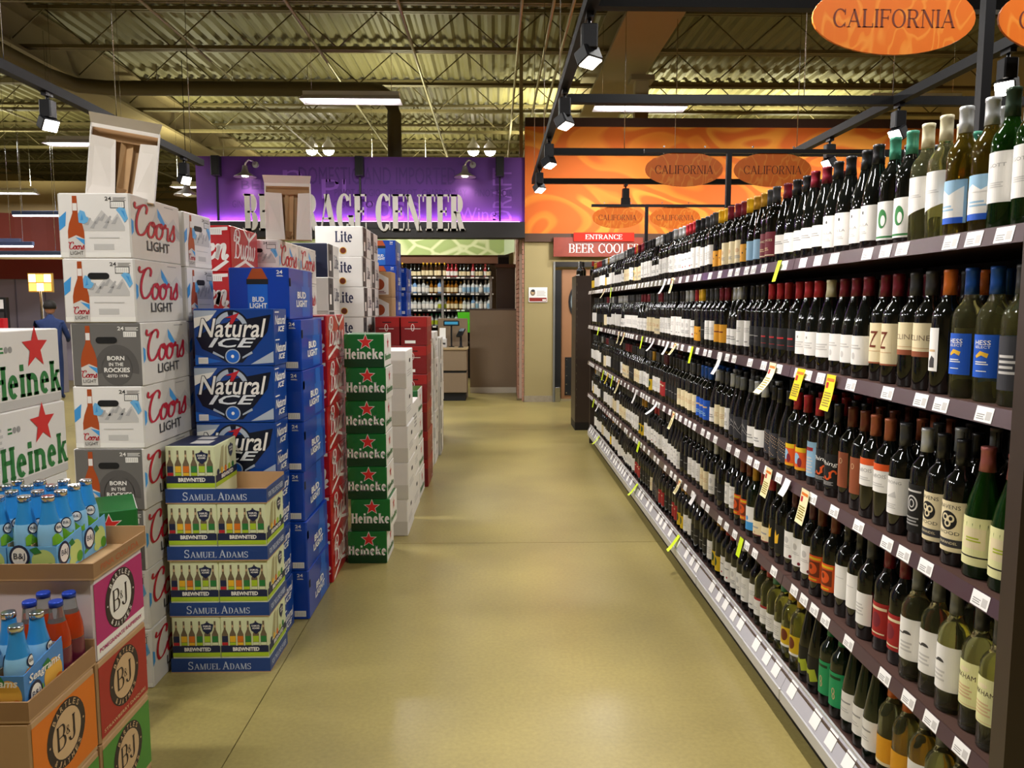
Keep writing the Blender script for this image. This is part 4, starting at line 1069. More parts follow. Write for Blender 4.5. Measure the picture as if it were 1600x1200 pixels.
# ------------------------------------------------------------------ wine bottles
GLASS = {'k': mat('glass_black', '0b0d0b', .05, spec=.7), 'g': mat('glass_green', '1f4a16', .04, trans=.75, ior=1.33), 'c': mat('glass_clear_white_wine', 'e2e0a0', .03, trans=.97, ior=1.33),
         'a': mat('glass_amber_wine', '6b5a1c', .04, trans=.8, ior=1.33), 'd': mat('glass_dark_green', '0e1a0e', .05, spec=.7)}
CAPC = {'burg': '6e1526', 'red': 'a8202a', 'black': '17171a', 'grey': '6f7274', 'silver': 'c3c6c8', 'cream': 'd8cfae', 'gold': 'b98a2c', 'yellow': 'd9a81e', 'blue': '1c4f9e', 'lblue': '5a86b0', 'orange': 'c8641e', 'copper': 'a65c3e', 'brown': '6a3220', 'teal': '3f8a72', 'green': '137a4a', 'dgreen': '2c3f30', 'rose': 'a8605a', 'white': 'e4e2de', 'dgrey': '3a3b3e', 'wine': '4a1522'}
SHAPE = {'bord': [(.033, 0), (.0375, .004), (.0375, .178), (.0366, .192), (.031, .207), (.0195, .222), (.0152, .235), (.0142, .262), (.0142, .298)],
         'burg': [(.036, 0), (.0405, .004), (.0405, .125), (.039, .15), (.0335, .18), (.0245, .21), (.0172, .238), (.0148, .262), (.0145, .296)],
         'flute': [(.034, 0), (.0375, .004), (.0375, .12), (.0355, .15), (.0285, .195), (.021, .235), (.016, .268), (.0145, .29), (.0145, .318)]}
LI = {'w': mat('label_white', 'eae7e2', .55), 'cr': mat('label_cream', 'e2d3ac', .55), 'ly': mat('label_pale_yellow', 'dcd9a0', .55), 'b': mat('label_blue', '1a56c0', .45), 'or': mat('label_orange', 'd9541c', .5), 'og': mat('label_gold_orange', 'd9981a', .5),
      'r': mat('label_red', 'a01f22', .5), 'y': mat('label_yellow', 'd9b41c', .5), 'gr': mat('label_green', '1a9a5e', .5), 'dg': mat('label_dark_grey', '34343a', .5), 'br': mat('label_brown', '8e4a2c', .5), 'lb': mat('label_pale_blue', '8fb6d2', .5), 'mu': mat('label_maroon', '7a2030', .5), 'lg': mat('label_lime', 'a8b42a', .5), 'bl': mat('label_black', '121214', .5)}
COLN = {'w': 'white', 'cr': 'cream', 'ly': 'pale yellow', 'b': 'blue', 'or': 'orange', 'og': 'gold', 'r': 'red', 'y': 'yellow', 'gr': 'green', 'dg': 'dark grey', 'br': 'brown', 'lb': 'pale blue', 'mu': 'maroon', 'lg': 'lime', 'bl': 'black'}
GLN = {'k': 'dark', 'g': 'green', 'c': 'clear', 'a': 'amber', 'd': 'dark green'}
# type: shape, glass, cap colour, label colour, z0, z1, half width (m), art
TYPES = {}


def T(n, shape, glass, cap, lab, z0=.05, z1=.15, hw=.042, art=None):
    TYPES[n] = (shape, glass, cap, lab, z0, z1, hw, art)


T('gott', 'bord', 'g', 'dgreen', 'w', .058, .165, .05, lambda A, w, h: (A.text('GOTT', -w * .5, h * .7, w, h * .07, MIDGREY, 2), small_lines(A, -w * .4, h * .3, w * .8, h * .12, 3, LTGREY)))
T('catz', 'bord', 'a', 'silver', 'lb', .03, .13, .048, lambda A, w, h: (A.rect(-w, 0, w, h * .14, LI['b'], 2), A.rect(-w, h * .14, w, h * .62, LI['w'], 2), A.poly([(-w, h * .62), (-w * .3, h * .8), (w * .2, h * .66), (w, h * .84), (w, h * .6)], LI['w'], 2), A.text('CALIX', -w * .6, h * .3, w * 1.2, h * .18, LI['lb'], 3, 0, .2) if False else small_lines(A, -w * .5, h * .3, w, h * .16, 2, LI['lb'], 3)))
T('diag', 'bord', 'c', 'cream', 'w', .085, .165, .048, lambda A, w, h: (A.poly([(-w, 0), (-w, -h * .3), (w * .9, h * .02), (w, 0)], LI['w'], 1), small_lines(A, -w * .3, h * .35, w * .9, h * .12, 2, LTGREY)))
T('tealpic', 'bord', 'k', 'teal', 'w', .02, .125, .042, lambda A, w, h: (A.ell(0, h * .55, w * .4, h * .25, GREENINK, 2), A.ell(w * .1, h * .5, w * .2, h * .14, LI['w'], 3), A.rect(-w * .9, h * .05, w * .9, h * .1, GREENINK, 2)))
T('villa', 'burg', 'k', 'black', 'w', .025, .125, .048, lambda A, w, h: (A.ell(0, h * .8, w * .08, h * .05, DKGREY, 2), A.text('VILLA', -w * .5, h * .42, w, h * .08, MIDGREY, 2), small_lines(A, -w * .4, h * .2, w * .8, h * .1, 2, LTGREY)))
T('smallw', 'burg', 'k', 'burg', 'w', .035, .105, .04, lambda A, w, h: (A.text('VALLEY', -w * .6, h * .6, w * 1.2, h * .1, MIDGREY, 2) if False else small_lines(A, -w * .6, h * .5, w * 1.2, h * .2, 2, MIDGREY)))
T('smallwk', 'burg', 'k', 'black', 'w', .035, .105, .04, lambda A, w, h: small_lines(A, -w * .6, h * .5, w * 1.2, h * .2, 2, MIDGREY))
T('frances', 'bord', 'k', 'dgrey', 'mu', .03, .125, .045, lambda A, w, h: (A.text('FRANCES', -w * .8, h * .62, w * 1.6, h * .09, LI['cr'], 2), A.rect(-w, h * .04, w, h * .08, LI['cr'], 2), small_lines(A, -w * .4, h * .25, w * .8, h * .15, 2, TAN)))
T('goldtall', 'burg', 'k', 'gold', 'lb', .03, .11, .042)
T('yelcap', 'bord', 'k', 'yellow', 'og', .03, .105, .042, lambda A, w, h: [A.ell(-w * .5 + .02 * i, h * (.3 + .2 * (i % 3)), .004, .004, BLACK, 2, 8) for i in range(4)])
T('cab', 'bord', 'k', 'burg', 'cr', .03, .13, .052, lambda A, w, h: (A.ell(0, h * .55, w * .3, h * .1, TAN, 2), small_lines(A, -w * .5, h * .2, w, h * .15, 3, MIDGREY)))
T('whitek', 'bord', 'k', 'black', 'w', .04, .15, .04, lambda A, w, h: (small_lines(A, -w * .5, h * .55, w, h * .2, 3, LTGREY), A.rect(-w * .3, h * .15, w * .3, h * .2, MIDGREY, 2)))
T('whiteg', 'bord', 'k', 'dgrey', 'w', .045, .14, .04, lambda A, w, h: small_lines(A, -w * .5, h * .3, w, h * .4, 4, LTGREY))
T('whites', 'bord', 'k', 'silver', 'w', .04, .14, .04, lambda A, w, h: (A.ell(0, h * .65, w * .3, h * .14, LTGREY, 2), small_lines(A, -w * .5, h * .2, w, h * .2, 3, MIDGREY)))
T('redw', 'bord', 'k', 'red', 'w', .04, .135, .042, lambda A, w, h: (A.rect(-w * .5, h * .6, w * .5, h * .66, MIDGREY, 2), A.ell(w * .2, h * .2, .005, .005, LI['r'], 2, 10)))
T('hess', 'bord', 'c', 'blue', 'b', .055, .15, .036, lambda A, w, h: (A.text('HESS', -w * .6, h * .76, w * 1.2, h * .11, INKW, 2, .01), A.text('SELECT', -w * .6, h * .68, w * 1.2, h * .06, INKW, 2), A.poly([(-w * .5, h * .5), (-w * .1, h * .62), (w * .5, h * .56), (w * .4, h * .46), (0, h * .52), (-w * .4, h * .45)], YEL, 2), small_lines(A, -w * .5, h * .3, w, h * .1, 2, INKW), small_lines(A, -w * .4, h * .14, w * .8, h * .04, 1, INKW)))
T('hesspart', 'bord', 'c', 'dgrey', 'dg', .035, .15, .038, lambda A, w, h: small_lines(A, -w * .6, h * .3, w * 1.2, h * .4, 4, LTGREY))
T('strip', 'bord', 'k', 'orange', 'w', .055, .16, .018, lambda A, w, h: (A.rect(-w * .7, h * .45, w * .7, h * .5, TAN, 2), A.poly([(-w * .6, h * .08), (w * .6, h * .08), (w * .6, h * .3), (0, h * .36), (-w * .6, h * .22)], DKGREY, 2)))
T('cline', 'bord', 'k', 'dgrey', 'cr', .085, .17, .044, lambda A, w, h: (A.text('CLINE', -w * .8, h * .48, w * 1.6, h * .16, TAUPE, 2), A.rect(-w, 0, w, h * .16, LI['br'], 2), A.rect(-w, h * .24, w, h * .27, TAN, 2)))
T('zee', 'bord', 'k', 'burg', 'cr', .05, .165, .052, lambda A, w, h: (A.text('Z', -w * .42, h * .4, w * .75, h * .4, LI['br'], 2, 0, .2), A.rect(-w * .6, h * .3, w * .6, h * .32, TAN, 2), A.rect(-w, 0, w, h * .04, LI['br'], 2), A.text('Z', -w * .4, h * .4, w * .7, h * .4, AMBERD, 3, .0, .2)))
T('duck', 'burg', 'k', 'burg', 'w', .04, .125, .06, lambda A, w, h: (A.script('Bud', -w * .5, h * .55, w, h * .2, LTGREY, 2, .04) if False else small_lines(A, -w * .5, h * .55, w, h * .18, 2, LTGREY), A.ell(0, h * .3, w * .15, h * .12, LTGREY, 2)))
T('gray2', 'burg', 'k', 'red', 'w', .045, .125, .048, lambda A, w, h: (small_lines(A, -w * .6, h * .3, w * 1.2, h * .3, 3, LTGREY), A.rect(-w * .1, h * .7, w * .1, h * .8, MIDGREY, 2)))
T('gray2g', 'burg', 'k', 'cream', 'w', .045, .125, .048, lambda A, w, h: small_lines(A, -w * .6, h * .3, w * 1.2, h * .3, 3, LTGREY))
T('dark', 'bord', 'k', 'red', 'bl', .05, .13, .04, lambda A, w, h: (A.rect(-w * .6, h * .5, w * .6, h * .58, LI['r'], 2), A.rect(-w * .7, h * .2, w * .7, h * .22, LI['r'], 2)))
T('darkk', 'bord', 'k', 'black', 'bl', .05, .13, .04, lambda A, w, h: (A.rect(-w * .5, h * .5, w * .5, h * .54, MIDGREY, 2), small_lines(A, -w * .4, h * .2, w * .8, h * .12, 2, DKGREY)))
T('orangel', 'bord', 'k', 'burg', 'og', .04, .125, .045, lambda A, w, h: A.rect(-w * .5, h * .55, w * .5, h * .62, AMBERD, 2))
T('sonoma', 'burg', 'g', 'rose', 'ly', .03, .14, .055, lambda A, w, h: (A.rect(-w, h * .17, w, h * .2, BLACK, 2), A.rect(-w * .5, h * .35, w * .6, h * .78, LI['cr'], 2), small_lines(A, -w * .3, h * .5, w * .7, h * .12, 2, LI['lg'], 3)))
T('raven', 'bord', 'k', 'black', 'cr', .035, .155, .04, lambda A, w, h: (A.text('RAVENS', -w * .8, h * .85, w * 1.6, h * .08, DKGREY, 2), A.ell(0, h * .62, w * .62, h * .19, BLACK, 2), [A.ring(w * a, h * b, w * .24, h * .075, .004, LI['cr'], 3) for a, b in ((-.2, .68), (.22, .66), (0, .56))], A.text('WOOD', -w * .8, h * .34, w * 1.6, h * .07, DKGREY, 2), A.rect(-w, h * .09, w, h * .25, LI['dg'], 2), A.text('ZINFANDEL', -w * .7, h * .15, w * 1.4, h * .05, LI['cr'], 3)))
T('silverk', 'bord', 'k', 'silver', 'bl', .03, .155, .042, lambda A, w, h: (A.ring(0, h * .6, w * .5, h * .17, .004, LTGREY, 2), A.ring(0, h * .6, w * .25, h * .09, .003, LTGREY, 2), A.rect(-w * .7, h * .84, w * .7, h * .88, LTGREY, 2), small_lines(A, -w * .6, h * .15, w * 1.2, h * .2, 3, MIDGREY)))
T('strong', 'bord', 'k', 'dgrey', 'w', .055, .155, .046, lambda A, w, h: (A.text('STRONG', -w * .7, h * .82, w * 1.4, h * .08, MIDGREY, 2), A.poly([(-w * .4, h * .45), (w * .3, h * .62), (w * .4, h * .45)], LTGREY, 2), small_lines(A, -w * .4, h * .15, w * .8, h * .15, 3, LTGREY)))
T('dubois', 'bord', 'k', 'copper', 'w', .095, .175, .046, lambda A, w, h: (A.rect(-w, h * .76, w, h, LI['or'], 2), A.text('DuBOIS', -w * .7, h * .5, w * 1.4, h * .13, MIDGREY, 2), small_lines(A, -w * .6, h * .2, w * 1.2, h * .15, 2, LTGREY)))
T('brownl', 'bord', 'k', 'brown', 'br', .05, .16, .026, lambda A, w, h: A.ring(0, h * .75, w * .3, h * .08, .002, TAN, 2))
T('orng', 'bord', 'k', 'black', 'bl', .03, .14, .05, lambda A, w, h: (A.text('Thing', -w * .8, h * .62, w * 1.6, h * .16, INKW, 2, 0, .2), [A.ring(w * a, h * .38, w * .3, h * .16, .006, LI['or'], 2, a0, a0 + 200) for a, a0 in ((-.5, 100), (0, 200), (.5, 20))], small_lines(A, -w * .5, h * .08, w, h * .12, 3, MIDGREY)))
T('silred', 'bord', 'k', 'red', 'lb', .03, .15, .03, lambda A, w, h: (A.text('Fa', -w * .7, h * .7, w * 1.4, h * .16, LI['r'], 2, 0, .2) if False else A.rect(-w * .7, h * .74, w * .7, h * .84, LI['r'], 2), small_lines(A, -w * .7, h * .1, w * 1.4, h * .5, 6, LTGREY)))
T('multi', 'bord', 'k', 'red', 'or', .035, .115, .036, lambda A, w, h: (A.rect(-w, h * .8, w, h, LI['y'], 2), A.ell(-w * .2, h * .5, w * .5, h * .25, LI['lb'], 2), A.ell(w * .3, h * .35, w * .3, h * .2, LI['mu'], 3), A.rect(-w, 0, w, h * .12, LI['og'], 2)))
T('texture', 'burg', 'k', 'black', 'dg', .03, .125, .046, lambda A, w, h: [A.ell(-w * .9 + w * 1.8 * ((i * 37) % 29) / 29, h * (.06 + .88 * ((i * 17) % 23) / 23), .0022, .0018, TAN, 2, 6) for i in range(44)])
T('zigzag', 'burg', 'k', 'grey', 'dg', .03, .125, .05, lambda A, w, h: [A.poly([(w * a, h * b), (w * c_, h * d_), (w * c_, h * d_ + .002), (w * a, h * b + .002)], LTGREY, 2) for a, b, c_, d_ in ((-1, .7, -.4, .45), (-.4, .45, 0, .75), (0, .75, .5, .4), (.5, .4, 1, .8), (-1, .2, 0, .5), (0, .5, 1, .1), (-.6, .9, .2, .6))])
T('bluel', 'bord', 'k', 'blue', 'b', .035, .135, .042, lambda A, w, h: (A.rect(-w * .7, h * .6, w * .7, h * .68, TAN, 2), small_lines(A, -w * .5, h * .2, w, h * .2, 2, LI['lb'])))
T('creamk', 'bord', 'k', 'dgrey', 'cr', .04, .135, .046, lambda A, w, h: small_lines(A, -w * .5, h * .4, w, h * .25, 3, TAN))
T('markham', 'bord', 'c', 'dgrey', 'ly', .06, .165, .05, lambda A, w, h: (A.text('MARKHAM', -w * .95, h * .62, w * 1.6, h * .11, TAUPED, 2), A.ell(0, h * .82, w * .3, h * .05, LI['cr'], 2), small_lines(A, -w * .5, h * .2, w, h * .3, 4, TAN), A.rect(-w, h * .04, w, h * .055, TAN, 2)))
T('hill', 'bord', 'c', 'grey', 'w', .055, .165, .05, lambda A, w, h: (A.ell(w * .05, h * .62, w * .28, h * .08, DKGREY, 2, 12, 0, 180), A.text('Barolo', -w * .6, h * .6, w * .5, h * .09, DKGREY, 2) if False else A.rect(-w * .6, h * .6, -w * .15, h * .63, DKGREY, 2), small_lines(A, -w * .4, h * .2, w * .8, h * .28, 3, LTGREY)))
T('redlab', 'bord', 'k', 'burg', 'r', .04, .14, .046, lambda A, w, h: (A.rect(-w * .8, h * .8, w * .8, h * .88, LI['cr'], 2), A.ell(0, h * .5, w * .4, h * .22, LI['mu'], 2), small_lines(A, -w * .7, h * .1, w * 1.4, h * .08, 1, LI['cr'])))
T('plain', 'bord', 'k', 'black', 'w', .06, .165, .045, lambda A, w, h: small_lines(A, -w * .4, h * .62, w * .8, h * .04, 1, LTGREY))
T('bear', 'bord', 'k', 'brown', 'or', .05, .14, .044, lambda A, w, h: (A.rect(-w * .8, h * .84, w * .8, h * .93, LI['y'], 2), A.rect(-w * .72, h * .2, w * .72, h * .78, AMBERD, 2), A.ell(0, h * .5, w * .5, h * .22, LI['or'], 3), A.ell(-w * .15, h * .55, w * .2, h * .1, AMBERD, 4), A.rect(-w * .5, h * .06, w * .5, h * .12, LI['y'], 2)))
T('seal', 'bord', 'k', 'wine', 'w', .05, .15, .046, lambda A, w, h: (A.ell(0, h * .68, w * .28, h * .12, LTGREY, 2), small_lines(A, -w * .5, h * .4, w, h * .12, 2, LTGREY), A.ell(w * .5, h * .1, .006, .006, LI['mu'], 2, 10)))
T('goldk', 'bord', 'k', 'black', 'bl', .04, .15, .046, lambda A, w, h: A.poly([(-w * .6, h * .5), (-w * .2, h * .8), (0, h * .6), (w * .3, h * .7), (w * .2, h * .35), (-w * .3, h * .3)], YEL, 2))
T('creamlow', 'burg', 'k', 'red', 'cr', .035, .095, .055, lambda A, w, h: (A.rect(-w * .4, h * .5, w * .4, h * .6, MIDGREY, 2), A.ell(0, h * .22, .005, .005, TAN, 2, 8), A.rect(-w, 0, w, h * .06, LI['mu'], 2)))
T('bluewave', 'bord', 'd', 'gold', 'lb', .03, .13, .044, lambda A, w, h: (A.rect(-w, h * .35, w, h, LI['w'], 2), A.ell(0, h * .5, w * .2, h * .1, SKYB, 3), A.rect(-w, 0, w, h * .35, SKYB, 2)))
T('vente', 'bord', 'c', 'black', 'w', .05, .155, .05, lambda A, w, h: (A.ell(-w * .05, h * .85, w * .1, h * .04, DKGREY, 2), A.text('WENTE', -w * .7, h * .6, w * 1.4, h * .14, DKGREY, 2), small_lines(A, -w * .4, h * .2, w * .8, h * .2, 3, LTGREY)))
T('sketch', 'bord', 'c', 'grey', 'w', .045, .15, .05, lambda A, w, h: (A.poly([(-w * .2, h * .16), (w * .9, h * .16), (w * .8, h * .36), (w * .3, h * .3)], LTGREY, 2), small_lines(A, -w * .6, h * .6, w * .6, h * .1, 2, LTGREY), A.rect(-w, h * .05, w, h * .06, MIDGREY, 2)))
T('sunny', 'bord', 'c', 'orange', 'og', .05, .125, .05, lambda A, w, h: A.rect(-w, -h * .1, w, h * .02, LI['cr'], 2))
T('flutew', 'flute', 'd', 'white', 'w', .04, .13, .05, lambda A, w, h: (A.rect(-w * .6, h * .62, w * .6, h * .68, MIDGREY, 2), small_lines(A, -w * .5, h * .3, w, h * .16, 2, LTGREY)))
T('greenl', 'bord', 'd', 'green', 'gr', .04, .155, .045, lambda A, w, h: (A.rect(-w * .5, h * .82, w * .6, h * .9, GREEND, 2), A.ring(0, h * .45, w * .16, h * .1, .003, TAN, 2), A.ring(w * .05, h * .3, w * .14, h * .09, .003, TAN, 2)))
T('swoosh', 'flute', 'k', 'green', 'bl', .03, .13, .045, lambda A, w, h: (A.poly([(-w, h * .3), (0, h * .35), (w * .2, h * .1), (w * .9, h * .2), (w * .6, h * .6), (0, h * .5), (-w, h * .6)], LI['lg'], 2)))
T('sun', 'bord', 'c', 'yellow', 'y', .06, .135, .04, lambda A, w, h: (A.ell(0, h * .6, w * .5, h * .3, AMBERD, 2), A.rect(-w, 0, w, h * .12, LI['w'], 2)))
T('pinkw', 'bord', 'c', 'red', 'w', .045, .12, .042, lambda A, w, h: (A.rect(-w, h * .86, w, h, LI['r'], 2), small_lines(A, -w * .5, h * .3, w, h * .2, 2, LTGREY)))
T('backl', 'bord', 'c', 'teal', 'w', .05, .12, .03, lambda A, w, h: small_lines(A, -w * .7, h * .2, w * 1.4, h * .6, 5, LTGREY))
T('yellowl', 'bord', 'k', 'gold', 'y', .035, .11, .04, lambda A, w, h: A.ell(0, h * .6, w * .4, h * .3, GREEND, 2))
T('redb', 'bord', 'k', 'wine', 'r', .04, .13, .03, lambda A, w, h: A.rect(-w * .5, h * .7, w * .5, h * .78, LI['cr'], 2))
T('silw', 'burg', 'k', 'silver', 'w', .04, .11, .05, lambda A, w, h: small_lines(A, -w * .5, h * .3, w, h * .3, 2, MIDGREY))

ROWS = [
    [('gott', 2), ('catz', 2), ('diag', 2), ('tealpic', 2), ('villa', 4), ('smallw', 2), ('smallwk', 2), ('smallw', 1), ('frances', 2), ('goldtall', 2), ('yelcap', 1), ('cab', 3), ('yelcap', 2), ('whiteg', 3), ('whitek', 2), ('redw', 3), ('whites', 3), ('whiteg', 4), ('silw', 3), ('whitek', 4), ('cab', 3)],
    [('hesspart', 1), ('hess', 2), ('strip', 1), ('cline', 2), ('zee', 2), ('duck', 3), ('gray2g', 1), ('gray2', 2), ('dark', 4), ('darkk', 2), ('whitek', 2), ('silw', 2), ('orangel', 2), ('whiteg', 2), ('darkk', 1), ('yelcap', 2), ('redw', 1), ('whites', 2), ('whitek', 3), ('whiteg', 4), ('cab', 2), ('creamk', 3), ('duck', 4), ('whiteg', 3)],
    [('sonoma', 2), ('raven', 2), ('silverk', 1), ('strong', 1), ('dubois', 2), ('brownl', 2), ('orng', 2), ('silred', 1), ('multi', 2), ('texture', 3), ('silw', 2), ('zigzag', 3), ('whites', 1), ('creamk', 2), ('silw', 1), ('bluel', 3), ('creamk', 5), ('darkk', 4), ('redb', 2), ('whiteg', 3), ('yellowl', 1), ('whiteg', 4), ('creamk', 3), ('darkk', 3)],
    [('markham', 2), ('hill', 3), ('redlab', 2), ('backl', 0), ('whiteg', 1), ('plain', 2), ('bear', 2), ('seal', 3), ('goldk', 2), ('creamlow', 2), ('bluewave', 1), ('bear', 2), ('strong', 2), ('darkk', 2), ('whites', 1), ('creamk', 2), ('whiteg', 3), ('darkk', 2), ('villa', 4), ('whiteg', 4), ('redw', 2), ('whiteg', 3), ('yellowl', 2), ('whitek', 3)],
    [('hesspart', 1), ('vente', 2), ('sketch', 2), ('sunny', 2), ('flutew', 3), ('greenl', 2), ('swoosh', 2), ('sun', 2), ('backl', 2), ('pinkw', 2), ('whitek', 2), ('whites', 2), ('redw', 2), ('yellowl', 2), ('whiteg', 1), ('darkk', 4), ('whiteg', 2), ('yellowl', 2), ('redb', 2), ('darkk', 2), ('redb', 2), ('texture', 3), ('creamk', 1), ('darkk', 4), ('redb', 3)],
]
FILL = ['whiteg', 'whitek', 'whites', 'creamk', 'cab', 'redw', 'darkk', 'duck', 'silw', 'whiteg', 'yellowl', 'villa', 'whiteg']


def bottle_mbs(n, seg=16):
    shape, glass, cap, lab, z0, z1, hw, art = TYPES[n]
    prof = SHAPE[shape]; g = MB(); g.lathe(prof, GLASS[glass], seg)
    top = prof[-1][1]; cm = mat('capsule_' + cap, CAPC[cap], .35, metal=.35 if cap in ('silver', 'grey', 'gold', 'copper', 'rose', 'blue', 'dgreen') else 0.0, coat=.15)
    c_ = MB(); cr = prof[-1][0]; c0 = prof[-3][1] + .004
    c_.lathe([(prof[-3][0] + .0007, c0), (cr + .0008, c0 + .025), (cr + .0008, top - .008), (cr + .0016, top - .007), (cr + .0016, top + .001), (cr, top + .0022)], cm, max(8, seg - 4))
    rr = max(p[0] for p in prof)
    def rad(z):
        for (ra, za), (rb, zb) in zip(prof[:-1], prof[1:]):
            if za <= z <= zb and zb > za:
                return ra + (rb - ra) * (z - za) / (zb - za)
        return rr
    l_ = MB()
    F = lambda x, y, L: (-(rad(z0 + y) + .0003 + .00025 * L) * math.cos(x / rr), -(rad(z0 + y) + .0003 + .00025 * L) * math.sin(x / rr), z0 + y)
    A = Art(l_, F, .005 if seg > 10 else .012); hh = z1 - z0; nn = 1
    if lab == 'bl' and seg <= 10:
        pass
    A.rect(-hw, 0, hw, hh * .5, LI[lab], 1, nn); A.rect(-hw, hh * .5, hw, hh, LI[lab], 1, nn)
    if art and seg > 10:
        art(A, hw * .86, hh)
    l_.sm = [True] * len(l_.f)
    return g, l_, c_


BM = {}


def bottle_meshes(n):
    if n not in BM:
        g, l_, c_ = bottle_mbs(n); BM[n] = (g.mesh('glass_body'), l_.mesh('label'), c_.mesh('capsule'))
    return BM[n]


LOW = {}


def low(n):
    if n not in LOW:
        a, b, c_ = bottle_mbs(n, 10); m_ = MB(); m_.merge(a); m_.merge(b); m_.merge(c_); LOW[n] = m_
    return LOW[n]


SHN = ['top shelf', 'second shelf from top', 'third shelf from top', 'fourth shelf from top', 'bottom deck']
rest = MB(); NEAR = 60
rnd = random.Random(11)
for r_, row in enumerate(ROWS):
    z = (SHZ + [.2])[r_]; seq = [n for n, k_ in row for _ in range(k_)]
    y = 1.585 if r_ != 1 else 1.60; i = 0; prev = None
    xf = GX + (.012 if r_ < 4 else .045)
    while y < Y1 - .06:
        if i < len(seq):
            n = seq[i]
        else:
            if prev is None or prev[1] <= 0:
                prev = [rnd.choice(FILL), rnd.randint(1, 4)]
            prev[1] -= 1; n = prev[0]
        rr = max(p[0] for p in SHAPE[TYPES[n][0]])
        x = xf + rr + rnd.uniform(0, .014); a = rnd.uniform(.0, .42)
        if i < NEAR:
            ty = TYPES[n]
            t = thing('wine_bottle', f'{GLN[ty[1]]} wine bottle, {COLN[ty[3]]} label, {ordn(i + 1)} from near end of {SHN[r_]}', 'wine bottle', (x, y, z), a, f'wine bottles on the {SHN[r_]}')
            for nm, me in zip(('glass_body', 'label', 'capsule'), bottle_meshes(n)):
                ob(nm, me, t)
        else:
            rest.merge(low(n), Matrix.Translation((x, y, z)) @ Matrix.Rotation(a, 4, 'Z'))
        for back in range(1, 3):
            if rnd.random() < .92:
                rest.merge(low(n), Matrix.Translation((x + .088 * back, y + rnd.uniform(-.006, .006), z)) @ Matrix.Rotation(rnd.uniform(-.3, .3), 4, 'Z'))
        y += 2 * rr + rnd.uniform(.003, .012); i += 1
o = ob('wine_bottles_beyond', rest); o['kind'] = 'stuff'; o['label'] = 'many more wine bottles behind the front row and far along the shelves'; o['category'] = 'wine bottles'

# shelf talkers hanging from the ticket channels
TL = mat('talker_lime', 'd4f018', .5); TY = mat('talker_yellow', 'ecd01c', .5); TC = mat('talker_cream', 'e6dcae', .5); TWh = mat('talker_white', 'e6e4e4', .5)
def talker(k, zt, y, kind, w, h, curl, tilt):
    col = {'l': TL, 'y': TY, 'c': TC, 'w': TWh}[kind]; m = MB(); n = 6; pts = []
    for i in range(n + 1):
        q = i / n; pts.append((GX - .014 - .012 * q - curl * q * q, tilt * q * h, zt - h * q))
    for s_, off in ((1, 0), (-1, .0006)):
        for a, b in zip(pts[:-1], pts[1:]):
            q = [(a[0] + off, a[1], a[2]), (a[0] + off, a[1] + w, a[2]), (b[0] + off, b[1] + w, b[2]), (b[0] + off, b[1], b[2])]
            m.poly(q if s_ > 0 else q[::-1], col, True)
    nm = {'l': 'lime green', 'y': 'bright yellow', 'c': 'cream', 'w': 'white'}[kind]
    t = thing('shelf_talker', f'{nm} paper tag hanging below the {k}, {y:.1f} metres along', 'paper tag', (0, y, 0), 0, 'paper tags on the wine shelves')
    return t, m, pts


SPEC = [(0, 2.78, 'l', .035, .075, 0, .35), (0, 4.46, 'c', .05, .09, .01, -.1), (0, 4.66, 'w', .05, .09, .03, -.2), (0, 6.84, 'l', .04, .09, 0, -.3), (0, 7.24, 'c', .05, .09, .03, .1),
        (1, 2.30, 'y', .062, .11, .01, .0), (1, 2.53, 'y', .066, .11, 0, .35), (1, 2.80, 'c', .066, .11, .06, -.3), (1, 3.47, 'w', .05, .1, .03, -.1), (1, 3.98, 'l', .04, .09, 0, .3), (1, 4.35, 'c', .05, .07, .02, .5), (1, 4.54, 'w', .05, .08, .02, .3), (1, 4.96, 'w', .05, .08, .04, -.2), (1, 5.34, 'l', .045, .09, 0, .4), (1, 6.11, 'c', .05, .1, .02, 0), (1, 6.36, 'c', .05, .1, .01, 0), (1, 7.6, 'l', .06, .08, 0, .5),
        (2, 2.46, 'c', .062, .115, .01, 0), (2, 2.62, 'w', .05, .06, .01, .2), (2, 2.80, 'c', .062, .11, .01, .05), (2, 4.36, 'c', .055, .1, .02, 0), (2, 4.83, 'w', .05, .08, .06, 0), (2, 5.55, 'w', .05, .1, .02, 0), (2, 6.32, 'c', .06, .12, .02, .4), (2, 6.67, 'l', .05, .1, 0, .5), (2, 6.97, 'y', .05, .1, .02, 0), (2, 7.25, 'l', .05, .1, 0, .5),
        (3, 3.10, 'l', .045, .085, 0, .2), (3, 3.86, 'w', .05, .06, .01, .3), (3, 4.18, 'c', .05, .08, .02, .1), (3, 5.39, 'l', .06, .08, 0, .4), (3, 7.58, 'w', .05, .08, .02, 0), (3, 7.92, 'l', .06, .09, 0, .4)]
AT = ['first', 'second', 'third', 'fourth', 'fifth', 'sixth', 'seventh', 'eighth', 'ninth', 'tenth', '11th', '12th']
cnt = {}
